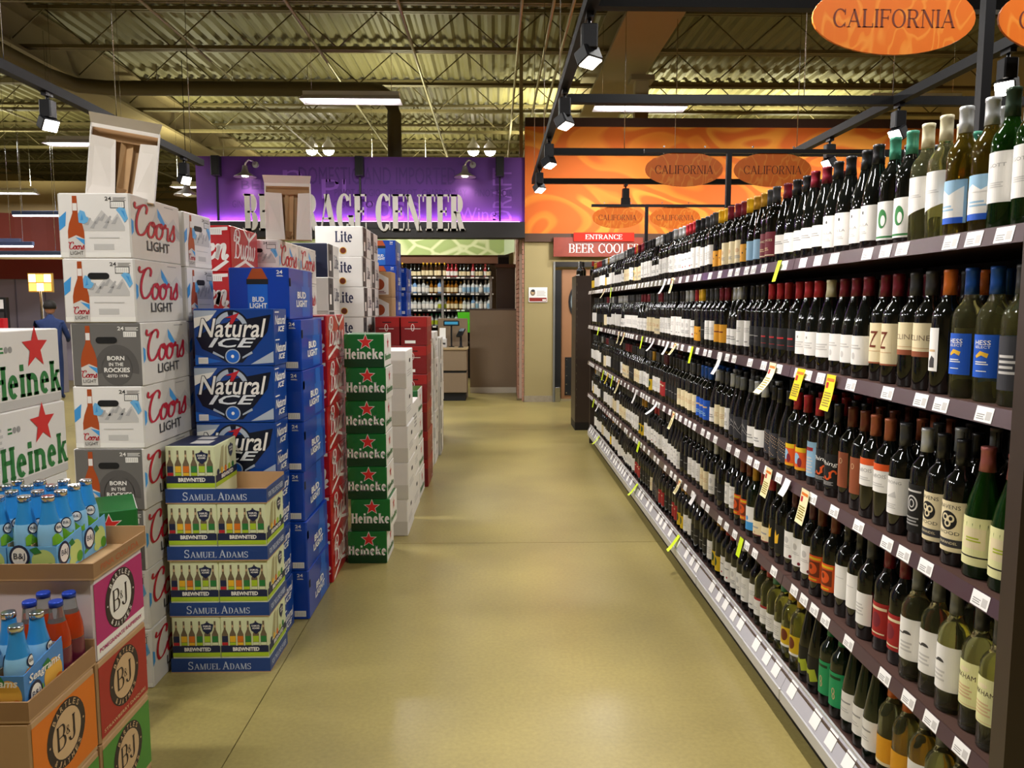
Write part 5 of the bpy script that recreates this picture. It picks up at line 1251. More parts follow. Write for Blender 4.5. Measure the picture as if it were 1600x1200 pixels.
for (k, y, kind, w, h, curl, tilt) in sorted(SPEC, key=lambda q: (q[0], q[1])):
    t, m, pts = talker(SHN[k], SHZ[k] + .002, y, kind, w, h, curl, tilt)
    c_ = cnt[k] = cnt.get(k, -1) + 1
    t['label'] = f"{dict(l='lime green', y='bright yellow', c='cream', w='white')[kind]} paper tag, {AT[c_]} hanging from near end of the {SHN[k]}"
    ob('tag_paper', m, t)
    if kind in 'yc':
        a = MB(); A = Art(a, lambda x, yy, L: (GX - .014 - .012 * (1 - yy / h) - curl * (1 - yy / h) ** 2 - .0006 * L, tilt * (h - yy) + w - x, SHZ[k] + .002 - h + yy))
        A.rect(w * .1, h * .82, w * .9, h * .9, ORG, 1); A.rect(w * .1, h * .62, w * .35, h * .78, RED, 1)
        small_lines(A, w * .1, h * .12, w * .8, h * .42, 6, mat('ink_olive', '8a7a20', .6), 1); ob('tag_print', a, t)
for i, (y, w) in enumerate(((4.33, .045), (5.64, .045), (7.77, .045))):
    m = MB(); m.add([(GX - .001, 0, .21), (GX - .001, w, .21), (GX - .02, w - .02, .15), (GX - .05, w - .05, .135), (GX - .02, -.02, .15), (GX - .05, -.05, .135)], [(0, 1, 2, 4), (4, 2, 3, 5)], TL)
    m.v = [(a + (.026 if j < 2 else -.006), b, c_ + .006) for j, (a, b, c_) in enumerate(m.v)]
    t = thing('shelf_talker', f'lime green paper tag folded over the bottom rail, {AT[i]} from near end', 'paper tag', (0, y, 0), 0, 'lime tags on the bottom rail'); ob('tag_paper', m, t)

# end-cap unit beyond the run
E_ = thing('end_cap_shelving', 'dark brown end-cap shelving unit past the wine run', 'shelving', (0, 0, 0))
m = MB(); m.box(1.0, 1.03, 9.5, 10.0, .1, 1.92, BROWN); ob('side_panel', m, E_)
m = MB(); m.box(1.03, 2.0, 9.5, 9.53, .1, 1.92, BROWN); ob('back_panel', m, E_)
m = MB(); m.box(1.0, 2.0, 9.5, 10.0, 0, .1, mat('kick_dark')); ob('kick_base', m, E_)
m = MB(); m.box(1.03, 2.0, 9.53, 10.0, 1.76, 1.8, BROWN); ob('shelf', m, E_)
m = MB()
for zz in [.3 + .1 * q for q in range(16)]:
    m.box(1.012, 1.016, 9.496, 9.5, zz, zz + .03, METALS)
ob('slotted_strip', m, E_)
for i, (x, y, n) in enumerate(((1.02, 9.62, 'whiteg'), (1.06, 9.7, 'darkk'), (1.02, 9.78, 'whites'), (1.17, 9.6, 'dark'))):
    t = thing('wine_bottle', ['wine bottle on the end-cap corner nearest the aisle', 'dark wine bottle second along the end-cap top', 'silver-capped wine bottle behind on the end-cap top', 'red-capped wine bottle standing alone on the end-cap top'][i], 'wine bottle', (x + .02, y, 1.80), 0, 'bottles on the end-cap'); t.location.x += .03
    for nm, me in zip(('glass_body', 'label', 'capsule'), bottle_meshes(n)):
        ob(nm, me, t)

# ================================================================== signs on the back walls
t = thing('wall_sign', 'large raised pale grey letters reading BEVERAGE CENTER on the purple wall', 'sign', (-3.886, 12.2, 2.72))
LG = mat('letter_grey', 'cbc6be', .5); x = 0; word = 'BEVERAGE CENTER'; ws = []
for ch in word:
    P, w = serif_glyph(ch, .26, .055, .05); ws.append((P, w))
tot = sum(w + .06 for _, w in ws) - .06; sc = 3.42 / tot
for ch, (P, w) in zip(word, ws):
    if P:
        m = MB()
        for p in P:
            n = len(p); q = [(a * sc, b * .556) for a, b in p]
            ar = sum(q[i][0] * q[(i + 1) % n][1] - q[(i + 1) % n][0] * q[i][1] for i in range(n))
            if ar < 0:
                q = q[::-1]
            m.add([(a, 0, b) for a, b in q] + [(a, .035, b) for a, b in q], [tuple(range(n)), tuple(range(2 * n - 1, n - 1, -1))] + [(i, n + i, n + (i + 1) % n, (i + 1) % n) for i in range(n)], LG)
        ob('raised_letter', m, t, (x * sc, 0, 0))
    x += w + .06
m = MB()
for i in range(8):
    m.box(.1 + i * .45, .13 + i * .45, .03, .055, .02, .06, METALB)
m.box(.05, 3.4, .035, .05, .03, .05, METALB); ob('mounting_rail', m, t)
# purple LED strip resting on the black band behind the letters
ls = thing('led_strip', 'purple light strip along the foot of the purple wall', 'light strip', (-4.6, 12.30, 2.862)); m = MB(); m.box(0, 5.0, 0, .02, 0, .012, mat('led_glow', 'd08cff', .4, emit=6.0)); ob('strip', m, ls)
area('led_wash', (-2.1, 12.31, 2.885), (R(180 - 25), 0, 0), 5.0, .02, 14, (.8, .38, 1.0))

for i, x in enumerate((-4.317, -2.1, .085)):
    t = thing('wall_speaker', ['black column speaker at the outer end of the purple wall', 'black column speaker above the middle of the purple wall', 'black column speaker beside the orange wall'][i], 'speaker', (x, 12.28, 2.862), 0, 'speakers on the purple wall')
    m = MB(); m.box(-.065, .065, -.05, .08, .7, 1.0, mat('speaker_black', '121214', .6), .01); ob('cabinet', m, t)
    m = MB(); m.box(-.014, .014, .02, .05, 0, .7, METALB); ob('support_rod', m, t)
    m = MB(); m.box(-.05, .05, -.054, -.05, .72, .98, mat('speaker_grille', '1e1e20', .8, bump=.4, vscale=300)); ob('grille', m, t)


def gooseneck(x, y, z, label):
    t = thing('gooseneck_lamp', label, 'wall lamp', (x, y, z), 0, 'gooseneck lamps'); ALU = mat('brushed_aluminium', 'b8b4ac', .3, metal=.9)
    m = MB(); m.path([(.12, .16, .12), (.1, .05, .16), (.06, 0, .17), (.02, 0, .13), (0, 0, .08)], .014, ALU); m.tube((.12, .16, .12), (.12, .13, .12), .05, ALU, n=14); ob('arm', m, t)
    m = MB(); m.lathe([(.035, .08), (.045, .03), (.06, -.02), (.17, -.085), (.175, -.095), (.165, -.09), (.05, -.03)], ALU, 20, capb=False, capt=True); ob('shade', m, t)
    m = MB(); m.lathe([(.01, -.09), (.05, -.085), (.05, -.05), (.02, -.03)], mat('bulb_glow', 'fff2d8', .4, emit=14.0), 12); ob('bulb', m, t)
    spot('gooseneck_light', (x, y, z - .1), (x, y + .12, z - 1.0), 14, 120, .8, (1, .85, .7))


gooseneck(-3.844, 12.2, 3.62, 'gooseneck lamp over the start of the raised letters')
gooseneck(-.458, 12.2, 3.63, 'gooseneck lamp over the end of the raised letters')

t = thing('entrance_sign', 'rust red sign with white serif letters BEER COOLER over the door', 'sign', (.928, 12.22, 2.323)); m = MB(); m.box(0, 1.41, 0, .06, 0, .3, ramp_mat('sign_rust', 'noise', 5, [(.3, '7a2a18'), (.7, '8c3520')], .5)); ob('board', m, t)
a = MB(); A = Art(a, lambda x, y, L: (x, -.001 * L, y)); A.serif('BEER COOLER', .24, .06, 1.12, .14, INKW, 1, .14, .05, .06); ob('lettering', a, t)
t = thing('entrance_plaque', 'bright red ENTRANCE plaque above the rust sign', 'sign', (1.243, 12.19, 2.56)); m = MB(); m.box(0, .95, 0, .03, 0, .135, mat('plaque_red', 'cc2414', .6, spec=.2)); ob('board', m, t)
a = MB(); A = Art(a, lambda x, y, L: (x, -.001 * L, y)); A.serif('ENTRANCE', .18, .032, .58, .072, INKW, 1, .15, .06, .06); ob('lettering', a, t)
t = thing('wall_notice', 'white and red notice with a portrait on the olive pier', 'notice', (.543, 12.345, 1.611)); m = MB(); m.box(0, .298, 0, .012, 0, .234, TAG); ob('board', m, t)
a = MB(); A = Art(a, lambda x, y, L: (x, -.001 * L, y)); A.rect(.01, .012, .288, .07, mat('notice_red', '8e2a22', .5), 1); A.ell(.065, .15, .04, .05, TAUPE, 1); A.ell(.065, .155, .022, .03, TAN, 2); A.ell(.07, .18, .03, .022, DKGREY, 3); small_lines(A, .13, .1, .14, .09, 4, LTGREY, 1); A.rect(.22, .02, .28, .045, INKW, 2); ob('print', a, t)

# ================================================================== register counter and alcove
t = thing('register_counter', 'taupe laminate register counter with black toe kick', 'counter', (-.94, 12.5, 0))
for nm, b_, mt in (('toe_kick', (.04, .46, .04, .5, 0, .14), BLACK), ('lower_panel', (0, .48, 0, .5, .14, .46), TAUPE), ('drawer_gap', (.01, .47, .02, .5, .46, .5), BLACK), ('upper_panel', (0, .48, 0, .5, .5, .84), TAUPE), ('worktop', (-.02, .5, -.02, .52, .84, .87), mat('worktop_beige', 'a8926e', .4)), ('back_screen', (-.02, .48, .54, .6, 0, 1.34), TAUPE)):
    m = MB(); m.box(*b_, mt, .004); ob(nm, m, t)
t = thing('customer_display', 'small dark customer display with blue digits on a pole', 'display', (-.72, 12.8, .87)); m = MB(); m.lathe([(.05, 0), (.05, .01), (.014, .015), (.014, .36)], METALB, 10); ob('pole', m, t)
m = MB(); m.box(-.13, .13, -.03, .03, .35, .44, METALB, .008); ob('display_case', m, t); m = MB(); m.box(-.11, .11, -.032, -.03, .375, .42, mat('lcd_blue', '2a6a86', .3, emit=.8)); ob('screen', m, t)
t = thing('card_terminal', 'black card terminal tilted on a stand', 'terminal', (-.56, 12.7, .87)); m = MB(); m.lathe([(.045, 0), (.045, .01), (.02, .02), (.018, .2)], METALB, 10); ob('stand', m, t)
m = MB(); m.box(-.05, .05, -.1, .1, -.015, .015, METALB, .008); o = ob('keypad_body', m, t, (0, 0, .24), (R(40), 0, R(-25))); m = MB(); m.box(-.04, .04, .02, .085, .015, .017, mat('screen_grey', '6b7680', .2)); ob('screen', m, o)
t = thing('paper_stand', 'white paper roll printer on the register counter', 'printer', (-.86, 12.72, .87)); m = MB(); m.box(-.07, .07, -.1, .1, 0, .14, LTGREY, .012); ob('printer_case', m, t); m = MB(); m.box(-.05, .05, -.02, -.018, .14, .32, TAG); ob('paper', m, t); m = MB(); m.box(-.05, .05, -.105, -.1, .05, .08, DKGREY); ob('slot_panel', m, t)
t = thing('alcove_partition', 'wide dark taupe partition panel closing the service alcove', 'partition', (-.445, 13.7, 0)); m = MB(); m.box(0, .83, 0, .05, .1, 1.475, TAUPE); ob('panel', m, t); m = MB(); m.box(0, .83, -.01, .05, 0, .1, mat('base_white', 'c8bfae', .6)); ob('plinth', m, t); m = MB(); m.box(-.005, .832, -.005, .055, 1.475, 1.5, TAUPED); ob('cap_strip', m, t)
t = thing('storage_cabinet', 'tall dark brown cabinet behind the partition with boxes on top', 'cabinet', (.03, 14.0, 0)); m = MB(); m.box(0, .34, 0, .5, 0, 2.24, TAUPED, .006); ob('body', m, t); m = MB(); m.box(-.02, .35, -.03, .5, 2.24, 2.3, mat('cabinet_top', '5a3a26', .5)); ob('cornice', m, t)
t = thing('storage_box', 'black box on top of the dark cabinet', 'box', (.06, 14.1, 2.3)); m = MB(); m.box(0, .2, 0, .3, 0, .16, BLACK, .006); ob('box_body', m, t); m = MB(); m.box(-.004, .204, -.004, .304, .13, .17, DKGREY); ob('lid', m, t)

# liquor shelving at the back of the alcove
LS = thing('liquor_shelving', 'black liquor shelving with metal uprights in the alcove', 'shelving', (0, 0, 0))
m = MB(); m.box(-3.6, -.06, 16.6, 16.64, 0, 2.3, mat('liquor_back', '1a1614', .7)); ob('back_panel', m, LS)
LZ = [2.15, 1.81, 1.47, 1.13, .8]
for z in LZ:
    m = MB(); m.box(-3.6, -.06, 16.2, 16.6, z - .03, z, mat('liquor_shelf', '2a2420', .5)); sh = ob('shelf', m, LS); m = MB(); m.box(-3.6, -.06, 16.185, 16.2, z - .035, z + .003, METALS if z > 2 else DKGREY); ob('front_strip', m, sh)
    for k in range(22):
        if k % 3 != 1:
            m = CACHE.get('ltag')
            if m is None:
                q = MB(); q.box(0, .07, -.004, 0, -.03, 0, TAG); m = CACHE['ltag'] = q.mesh('price_tag')
            ob('price_tag', m, sh, (-2.2 + k * .1, 16.184, z))
for x in (-2.08, -1.09, -.08):
    m = MB(); m.box(x - .025, x + .025, 16.17, 16.2, 0, 2.16, METALS); ob('upright', m, LS)
LQ = {}


def liquor(kind):
    if kind in LQ:
        return LQ[kind]
    gl, cp, lb, tall = {'gold': ('amberdark', 'yellow', 'cr', .3), 'blk': ('black', 'black', 'cr', .26), 'red': ('redbox', 'red', 'w', .27), 'clr': ('clear', 'white', 'w', .29), 'blu': ('blueish', 'blue', 'w', .3), 'amb': ('amber', 'gold', 'cr', .27), 'grn': ('clear', 'green', 'lg', .26), 'ylw': ('clear', 'yellow', 'w', .25), 'rdc': ('clear', 'red', 'w', .26), 'wht': ('whiteglass', 'white', 'lb', .28), 'dkg': ('clear', 'dgrey', 'w', .27)}[kind]
    gm = {'amberdark': mat('liquor_brown', '3a2410', .08), 'black': mat('glass_black'), 'redbox': mat('liquor_red', '8e1a22', .2), 'clear': mat('liquor_clear', 'b8bcbc', .08), 'blueish': mat('liquor_blue', '7ea6d8', .08), 'amber': mat('liquor_amber', '8a5a1c', .08), 'whiteglass': mat('liquor_white', 'd6dadc', .15)}[gl]
    m_ = MB(); r = .042; m_.lathe([(r * .92, 0), (r, .005), (r, tall * .56), (r * .85, tall * .64), (.018, tall * .76), (.016, tall * .86)], gm, 10)
    m_.lathe([(.0185, tall * .85), (.0185, tall)], mat('capsule_' + cp, CAPC[cp], .35), 8); m_.lathe([(r + .001, tall * .12), (r + .001, tall * .46)], LI[lb], 10, capb=False, capt=False)
    LQ[kind] = m_.mesh('liquor_bottle')
    return LQ[kind]


LROW = [['gold', 'gold', 'blk', 'blk', 'blk', 'blk', 'gold', 'gold', 'gold', 'gold', 'gold', 'gold', 'red', 'red', 'red', 'blk', 'blk', 'blk', 'red', 'blk', 'blk', 'red', 'blk'], ['blu', 'blu', 'clr', 'clr', 'blu', 'clr', 'clr', 'ylw', 'amb', 'amb', 'blu', 'amb', 'amb', 'amb', 'amb', 'ylw', 'wht', 'wht', 'wht', 'wht', 'dkg', 'wht', 'wht'],
        ['rdc', 'rdc', 'dkg', 'dkg', 'ylw', 'ylw', 'dkg', 'dkg', 'rdc', 'ylw', 'grn', 'grn', 'amb', 'amb', 'amb', 'amb', 'ylw', 'ylw', 'blu', 'wht', 'dkg', 'dkg', 'wht'], ['dkg', 'rdc', 'grn', 'dkg', 'rdc', 'ylw', 'rdc', 'rdc', 'grn', 'grn', 'grn', 'dkg', 'dkg', 'dkg', 'dkg']]
DN = {'gold': 'brown bottle with gold foil cap', 'blk': 'black bottle with cream label', 'red': 'red bottle', 'clr': 'clear bottle', 'blu': 'pale blue bottle', 'amb': 'amber bottle', 'grn': 'clear bottle with green cap', 'ylw': 'clear bottle with yellow cap', 'rdc': 'clear bottle with red cap', 'wht': 'white bottle', 'dkg': 'clear bottle with dark cap'}
for r_, row in enumerate(LROW):
    for i, kd in enumerate(row):
        x = -2.02 + i * .0865 + (.01 if i % 3 == 0 else 0)
        if abs(x + 1.09) < .03: x += .02
        ob('liquor_bottle', liquor(kd), None, (x, 16.27 + .03 * (i % 2), LZ[r_]), label=f'{DN[kd]}, {ordn(i + 1)} along the liquor shelf {["on top", "second down", "third down", "fourth down"][r_]}', category='liquor bottle', group='liquor bottles in the alcove')
t = thing('promo_box', 'bright lime green display boxes behind the register counter', 'box', (-.95, 16.0, 1.0)); m = MB(); m.box(0, .5, 0, .15, 0, .2, mat('promo_lime', '58d21e', .5), .004); ob('lower_box', m, t); m = MB(); m.box(.18, .5, .02, .15, .2, .42, mat('promo_lime'), .004); ob('upper_box', m, t)

# ================================================================== hanging aisle signs on posts
OVAL = ramp_mat('oval_orange', 'noise', 6.0, [(0.0, 'e06a14'), (.5, 'e4721a'), (.54, 'ee9034'), (.58, 'ea8426'), (.6, 'e4721a'), (1.0, 'e06a14')], .45, mapping=(1.4, 1, .8), distort=2.2, detail=.5)
INKB = mat('oval_letter_brown', '6e2c18', .6)
for i, (y, nm) in enumerate(((2.38, 'nearest camera'), (4.95, 'midway along the shelving'), (7.6, 'farthest along the shelving'))):
    t = thing('sign_post', f'dark post and crossbar carrying two oval signs, {nm}', 'sign post', (1.485, y, 1.715), 0, 'sign posts on the wine shelving')
    m = MB(); m.box(-.015, .015, -.015, .015, 0, .82, METALB); ob('post', m, t); m = MB(); m.box(-.54, .86, -.014, .014, .795, .82, METALB); ob('crossbar', m, t)
    for k, (cx, w_) in enumerate(((-.285, .495), (.28, .495))):
        u = thing('oval_sign', f'orange oval CALIFORNIA sign {"on the aisle side" if k == 0 else "on the far side"} of the post {nm}', 'sign', (1.485 + cx, y, 2.41), 0, 'orange oval signs')
        m = MB(); n = 40; m.add([(w_ / 2 * math.cos(2 * PI * q / n), dy, .107 * math.sin(2 * PI * q / n)) for dy in (-.004, .004) for q in range(n)], [tuple(range(n)), tuple(range(2 * n - 1, n - 1, -1))] + [(q, n + q, n + (q + 1) % n, (q + 1) % n) for q in range(n)], OVAL); ob('oval_board', m, u)
        a = MB(); A = Art(a, lambda x, yy, L: (x, -.004 - .0008 * L, yy)); A.serif('CALIFORNIA', -.185, -.028, .37, .052, INKB, 1, .12, .045, .06); ob('lettering', a, u)
        m = MB()
        for sx in (-.13, .13):
            m.tube((sx, 0, .095), (sx, 0, .125), .003, METALS, n=6); m.tube((sx, -.006, .14), (sx, .006, .14), .006, METALS, n=6)
        ob('hooks', m, u)

# ================================================================== track-light frame
FR = thing('lighting_rig', 'suspended black square-tube lighting frame above the wine shelving', 'lighting frame', (0, 0, 0))
def bar(p, q, s=.035, nm='beam', par=None):
    m = MB(); x0, y0, z0 = p; x1, y1, z1 = q
    m.box(min(x0, x1) - s * (x0 == x1), max(x0, x1) + s * (x0 == x1), min(y0, y1) - s * (y0 == y1), max(y0, y1) + s * (y0 == y1), z0 - s, z0 + s, mat('frame_black', '0d0d0f', .6, spec=.25)); ob(nm, m, par or FR)
bar((.53, 2.0, 3.2), (.53, 10.45, 3.2)); bar((3.25, 2.0, 3.2), (3.25, 8.46, 3.2))
for y in (4.37, 6.35, 8.46):
    bar((.53, y, 3.2), (6.0, y, 3.2), .034)
bar((.53, 10.42, 3.2), (6.0, 10.42, 3.2), .034)
m = MB()
for (x, y) in ((.53, 4.4), (.53, 6.4), (.53, 8.4), (.53, 10.4), (3.25, 4.4), (3.25, 6.4), (3.25, 8.4), (1.4, 8.46), (2.5, 6.35), (2.4, 10.42)):
    m.tube((x, y, 3.23), (x, y, 5.4), .004, METALS, n=5)
ob('suspension_wires', m, FR)
FL2 = thing('lighting_rig', 'suspended black lighting beam above the beer stacks', 'lighting frame', (0, 0, 0))
bar((-3.4, 2.0, 3.2), (-3.4, 9.2, 3.2), par=FL2)
m = MB()
for y in (3.9, 5.6, 7.2, 8.9):
    m.tube((-3.4, y, 3.23), (-3.4, y, 5.4), .004, METALS, n=5)
ob('suspension_wires', m, FL2)
LENS = mat('lens_glow', 'fff4e4', .4, emit=22.0)


def track_head(x, y, z, tx, ty, tz, power, label, angle=62, grp='track spotlights'):
    t = thing('track_spotlight', label, 'spotlight', (x, y, z), 0, grp)
    m = MB(); m.box(-.02, .02, -.05, .05, -.03, 0, METALB); m.tube((0, 0, -.03), (0, 0, -.09), .012, METALB, n=8); ob('bracket', m, t)
    d = (Vector((tx, ty, tz)) - Vector((x, y, z - .2))).normalized(); q = d.to_track_quat('-Z', 'Y').to_euler()
    m = MB(); m.box(-.045, .045, -.045, .045, -.19, -.06, METALB, .008); ob('gear_box', m, t); m = MB(); m.box(-.062, .062, -.05, .05, -.03, .05, METALB, .01); ob('lamp_body', m, t, (0, 0, -.235), q)
    m = MB(); m.box(-.054, .054, -.042, .042, -.037, -.0305, LENS, .004); ob('lens', m, t, (0, 0, -.235), q)
    p = Vector((x, y, z - .235)) + d * .06
    spot('track_light', p, (tx, ty, tz), power, angle, .7, (1.0, .93, .88), .05)


HP = 75
track_head(.53, 4.45, 3.165, 1.15, 3.7, .8, HP * 1.5, 'black spotlight nearest camera on the aisle-side track', 80)
track_head(.53, 5.97, 3.165, 1.2, 5.4, 1.1, HP, 'black spotlight second along the aisle-side track', 80)
track_head(.53, 7.62, 3.165, 1.2, 7.0, 1.1, HP, 'black spotlight third along the aisle-side track', 80)
track_head(.53, 9.23, 3.165, 1.2, 8.4, 1.2, HP, 'black spotlight last along the aisle-side track', 80)
track_head(.53, 2.6, 3.165, 1.15, 1.9, .7, HP * 1.8, 'black spotlight just above the camera on the aisle-side track', 80)
track_head(3.25, 6.29, 3.165, 1.4, 5.6, 1.7, HP, 'spotlight middle of the far-side track')
track_head(3.25, 4.97, 3.165, 1.3, 3.4, 1.8, HP, 'spotlight nearest camera on the far-side track')
track_head(3.25, 7.57, 3.165, 1.4, 7.2, 1.7, HP * .5, 'spotlight last along the far-side track')
track_head(1.75, 10.42, 3.166, 2.0, 12.3, 2.75, 95, 'spotlight on the rear beam aimed at the orange wall', 120)
track_head(4.3, 10.42, 3.166, 4.6, 12.3, 2.75, 95, 'spotlight on the rear beam hidden behind the bottles', 120)
track_head(-3.4, 6.11, 3.165, -1.5, 5.0, 1.6, HP, 'spotlight near the ceiling girder on the beam over the beer', 80)
track_head(-3.4, 8.69, 3.165, -1.3, 7.4, 1.6, HP, 'spotlight beside the purple wall on the beam over the beer', 80)
track_head(-3.4, 3.4, 3.165, -1.6, 2.9, 1.6, HP * .6, 'spotlight above the front beer stack, out over the aisle', 80)

# fluorescent fixtures
TUBE = mat('tube_glow', 'fff6ff', .4, emit=7.0); REF = mat('reflector_white', 'e4e2e4', .4)
FXL = {}
fx = MB(); fx.box(-.6, .6, -.06, .06, .03, .1, REF, .005); fx.add([(-.6, -.06, .05), (.6, -.06, .05), (.62, -.15, -.02), (-.62, -.15, -.02), (-.6, .06, .05), (.6, .06, .05), (.62, .15, -.02), (-.62, .15, -.02)], [(0, 1, 2, 3), (7, 6, 5, 4), (0, 3, 7, 4), (1, 5, 6, 2)], REF); FXM = fx.mesh('reflector')
tb = MB(); tb.tube((-.58, -.06, 0), (.58, -.06, 0), .016, TUBE); tb.tube((-.58, .06, 0), (.58, .06, 0), .016, TUBE); TBM = tb.mesh('tubes')
for i, (x, y, z) in enumerate(FLUO + FLUO_BACK):
    lab = {0: 'hanging fluorescent fixture in front of the purple wall', 1: 'hanging fluorescent fixture in front of the orange wall', 6: 'hanging fluorescent fixture over the left side of the store'}.get(i, f"out-of-view fluorescent fixture {'over the far deli' if x < -9 else 'over the deli' if x < -4 else 'over the beer stacks' if x < 0 else 'over the wine' if x < 5 else 'past the wine'}, {ordn(1 + sum(1 for q in FLUO + FLUO_BACK if abs(q[0] - x) < 2.6 and q[1] < y))} row from the entrance")
    t = thing('fluorescent_fixture', lab, 'ceiling light', (x, y, z), 0, 'hanging fluorescent fixtures'); ob('reflector', FXM, t); ob('tubes', TBM, t)
    zt = 5.275 if 1.0 < x < 3.0 else 5.995
    m = CACHE.get(('wire', round(zt - z, 2)))
    if m is None:
        q = MB(); q.tube((-.5, 0, .1), (-.5, 0, zt - z), .003, METALS, n=5); q.tube((.5, 0, .1), (.5, 0, zt - z), .003, METALS, n=5); m = CACHE[('wire', round(zt - z, 2))] = q.mesh('suspension_wires')
    ob('suspension_wires', m, t)
for i, (x, y) in enumerate(((-4.4, 20), (-.32, 20))):
    for k in (-.21, .21):
        t = thing('high_bay_lamp', f'bright round lamp above the purple wall, {"over the raised letters" if i == 0 else "toward the orange wall"}, {"first" if k < 0 else "second"} of its pair', 'ceiling light', (x + k, y, 5.5), 0, 'round lamps above the purple wall')
        m = MB(); m.lathe([(.17, 0), (.15, .08), (.06, .2), (.03, .3)], REF, 16, capb=False); ob('shade', m, t); m = MB(); m.lathe([(.03, -.16), (.1, -.13), (.14, -.06), (.14, 0), (.1, .03)], mat('high_bay_glow', 'fffaf0', .4, emit=30.0), 16); ob('bulb', m, t)
        spot('high_bay_light', (x + k, y, 5.3), (x + k, y, 0), 120, 150, .5)

# round duct with elbow dropping behind the purple wall
t = thing('air_duct', 'round brown-olive air duct turning down behind the purple wall', 'duct', (0, 0, 0)); DM = mat('duct_paint', '5c5236', .55)
m = MB(); pts = [(-6.75, 2.0, 5.02), (-6.75, 12.2, 5.02), (-6.6, 12.7, 5.02), (-6.2, 12.85, 5.02), (-2.0, 12.85, 5.02)] + [(-2.0 + .38 * math.sin(R(a)), 12.85, 4.64 + .38 * math.cos(R(a))) for a in (22, 45, 68, 90)] + [(-1.62, 12.85, 3.0)]
m.path(pts, .115, DM, 14); ob('duct_run', m, t)
m = MB(); m.lathe([(.3, 3.88), (.3, 3.9), (.13, 3.93)], DM, 18, (-1.62, 12.85)); ob('flange', m, t)
m = MB()
for p in (-5.4, -4.2, -3.0):
    m.tube((p, 12.85, 5.13), (p, 12.85, 5.4), .006, METALS, n=5)
ob('hangers', m, t)

# ================================================================== far left of the store
FAS = mat('fascia_redbrown', '7a2c1e', .6, var=.15, vscale=3)
m = MB(); n = 24
for i in range(n):
    a0, a1 = PI + PI * i / n, PI + PI * (i + 1) / n
    p, q = (-10.0 + 2.3 * math.cos(a0), 15.2 + 1.3 * math.sin(a0)), (-10.0 + 2.3 * math.cos(a1), 15.2 + 1.3 * math.sin(a1))
    m.poly([(*p, 2.5), (*q, 2.5), (*q, 3.2), (*p, 3.2)], FAS, True)
m.box(-12.3, -7.7, 15.2, 15.4, 2.5, 3.2, FAS); m.poly([(-10.0 + 2.3 * math.cos(PI + PI * i / n), 15.2 + 1.3 * math.sin(PI + PI * i / n), 2.5) for i in range(n + 1)], FAS); m.poly([(-10.0 + 2.3 * math.cos(PI + PI * i / n), 15.2 + 1.3 * math.sin(PI + PI * i / n), 3.2) for i in range(n, -1, -1)], FAS)
struct('wall_curved_fascia', m)
m = MB(); m.box(-13, -6.5, 16.2, 16.3, 0, 2.1, mat('deli_wall', 'a49cae', .6)); m.box(-13, -6.5, 16.1, 16.2, 2.1, 2.5, mat('deli_band', '8c3a34', .6)); struct('wall_deli', m)
for i in range(5):
    m = MB(); m.box(-9.9 + i * .6, -9.88 + i * .6, 16.18, 16.2, 0, 2.1, mat('deli_seam', '7d7688', .6)); struct('trim_%d' % (i + 2), m)
m = MB(); m.box(-13, -8.6, 19.5, 19.7, 0, 4.6, mat('deli_tall_wall', '9c8864', .8)); struct('wall_tan_block', m)
m = MB(); m.box(-7.4, -4.9, 20, 20.1, 0, 4.3, mat('green_grey_wall', '8c9482', .7)); struct('wall_green_grey', m)
LP = mat('pendant_glow', 'fff0ff', .4, emit=9.0)
for i, (x0, x1, y, z) in enumerate(((-7.3, -6.5, 12.0, 2.9), (-8.4, -7.2, 12.0, 2.49), (-8.2, -6.78, 11.6, 2.41), (-8.2, -6.2, 11.4, 2.26))):
    t = thing('linear_pendant', ['short linear pendant lamp highest at the left edge', 'linear pendant lamp cut by the left edge', 'linear pendant lamp just below the cut one', 'long linear pendant lamp lowest at the left edge'][i], 'pendant lamp', (x0, y, z), 0, 'linear pendant lamps')
    m = MB(); m.box(0, x1 - x0, -.03, .03, .02, .08, mat('pendant_blue_grey', '4e5a78', .4), .006); ob('housing', m, t); m = MB(); m.box(.02, x1 - x0 - .02, -.025, .025, 0, .02, LP); ob('diffuser', m, t)
    m = MB()
    for q in (.15, x1 - x0 - .15):
        m.tube((q, 0, .08), (q, 0, 5.4 - z), .003, METALS, n=5)
    ob('suspension_wires', m, t)
t = thing('cone_pendant', 'aluminium cone pendant lamp beside the purple wall', 'pendant lamp', (-4.9, 12.6, 3.3)); m = MB(); m.lathe([(.2, 0), (.19, .02), (.06, .1), (.04, .2)], mat('brushed_aluminium', 'b8b4ac', .3, metal=.9), 20, capb=False); ob('shade', m, t); m = MB(); m.lathe([(.02, 0), (.06, .02), (.05, .06)], mat('bulb_glow', 'fff2d8', .4, emit=14.0), 12); ob('bulb', m, t); m = MB(); m.tube((0, 0, .2), (0, 0, 2.08), .005, METALB, n=6); ob('cord', m, t)
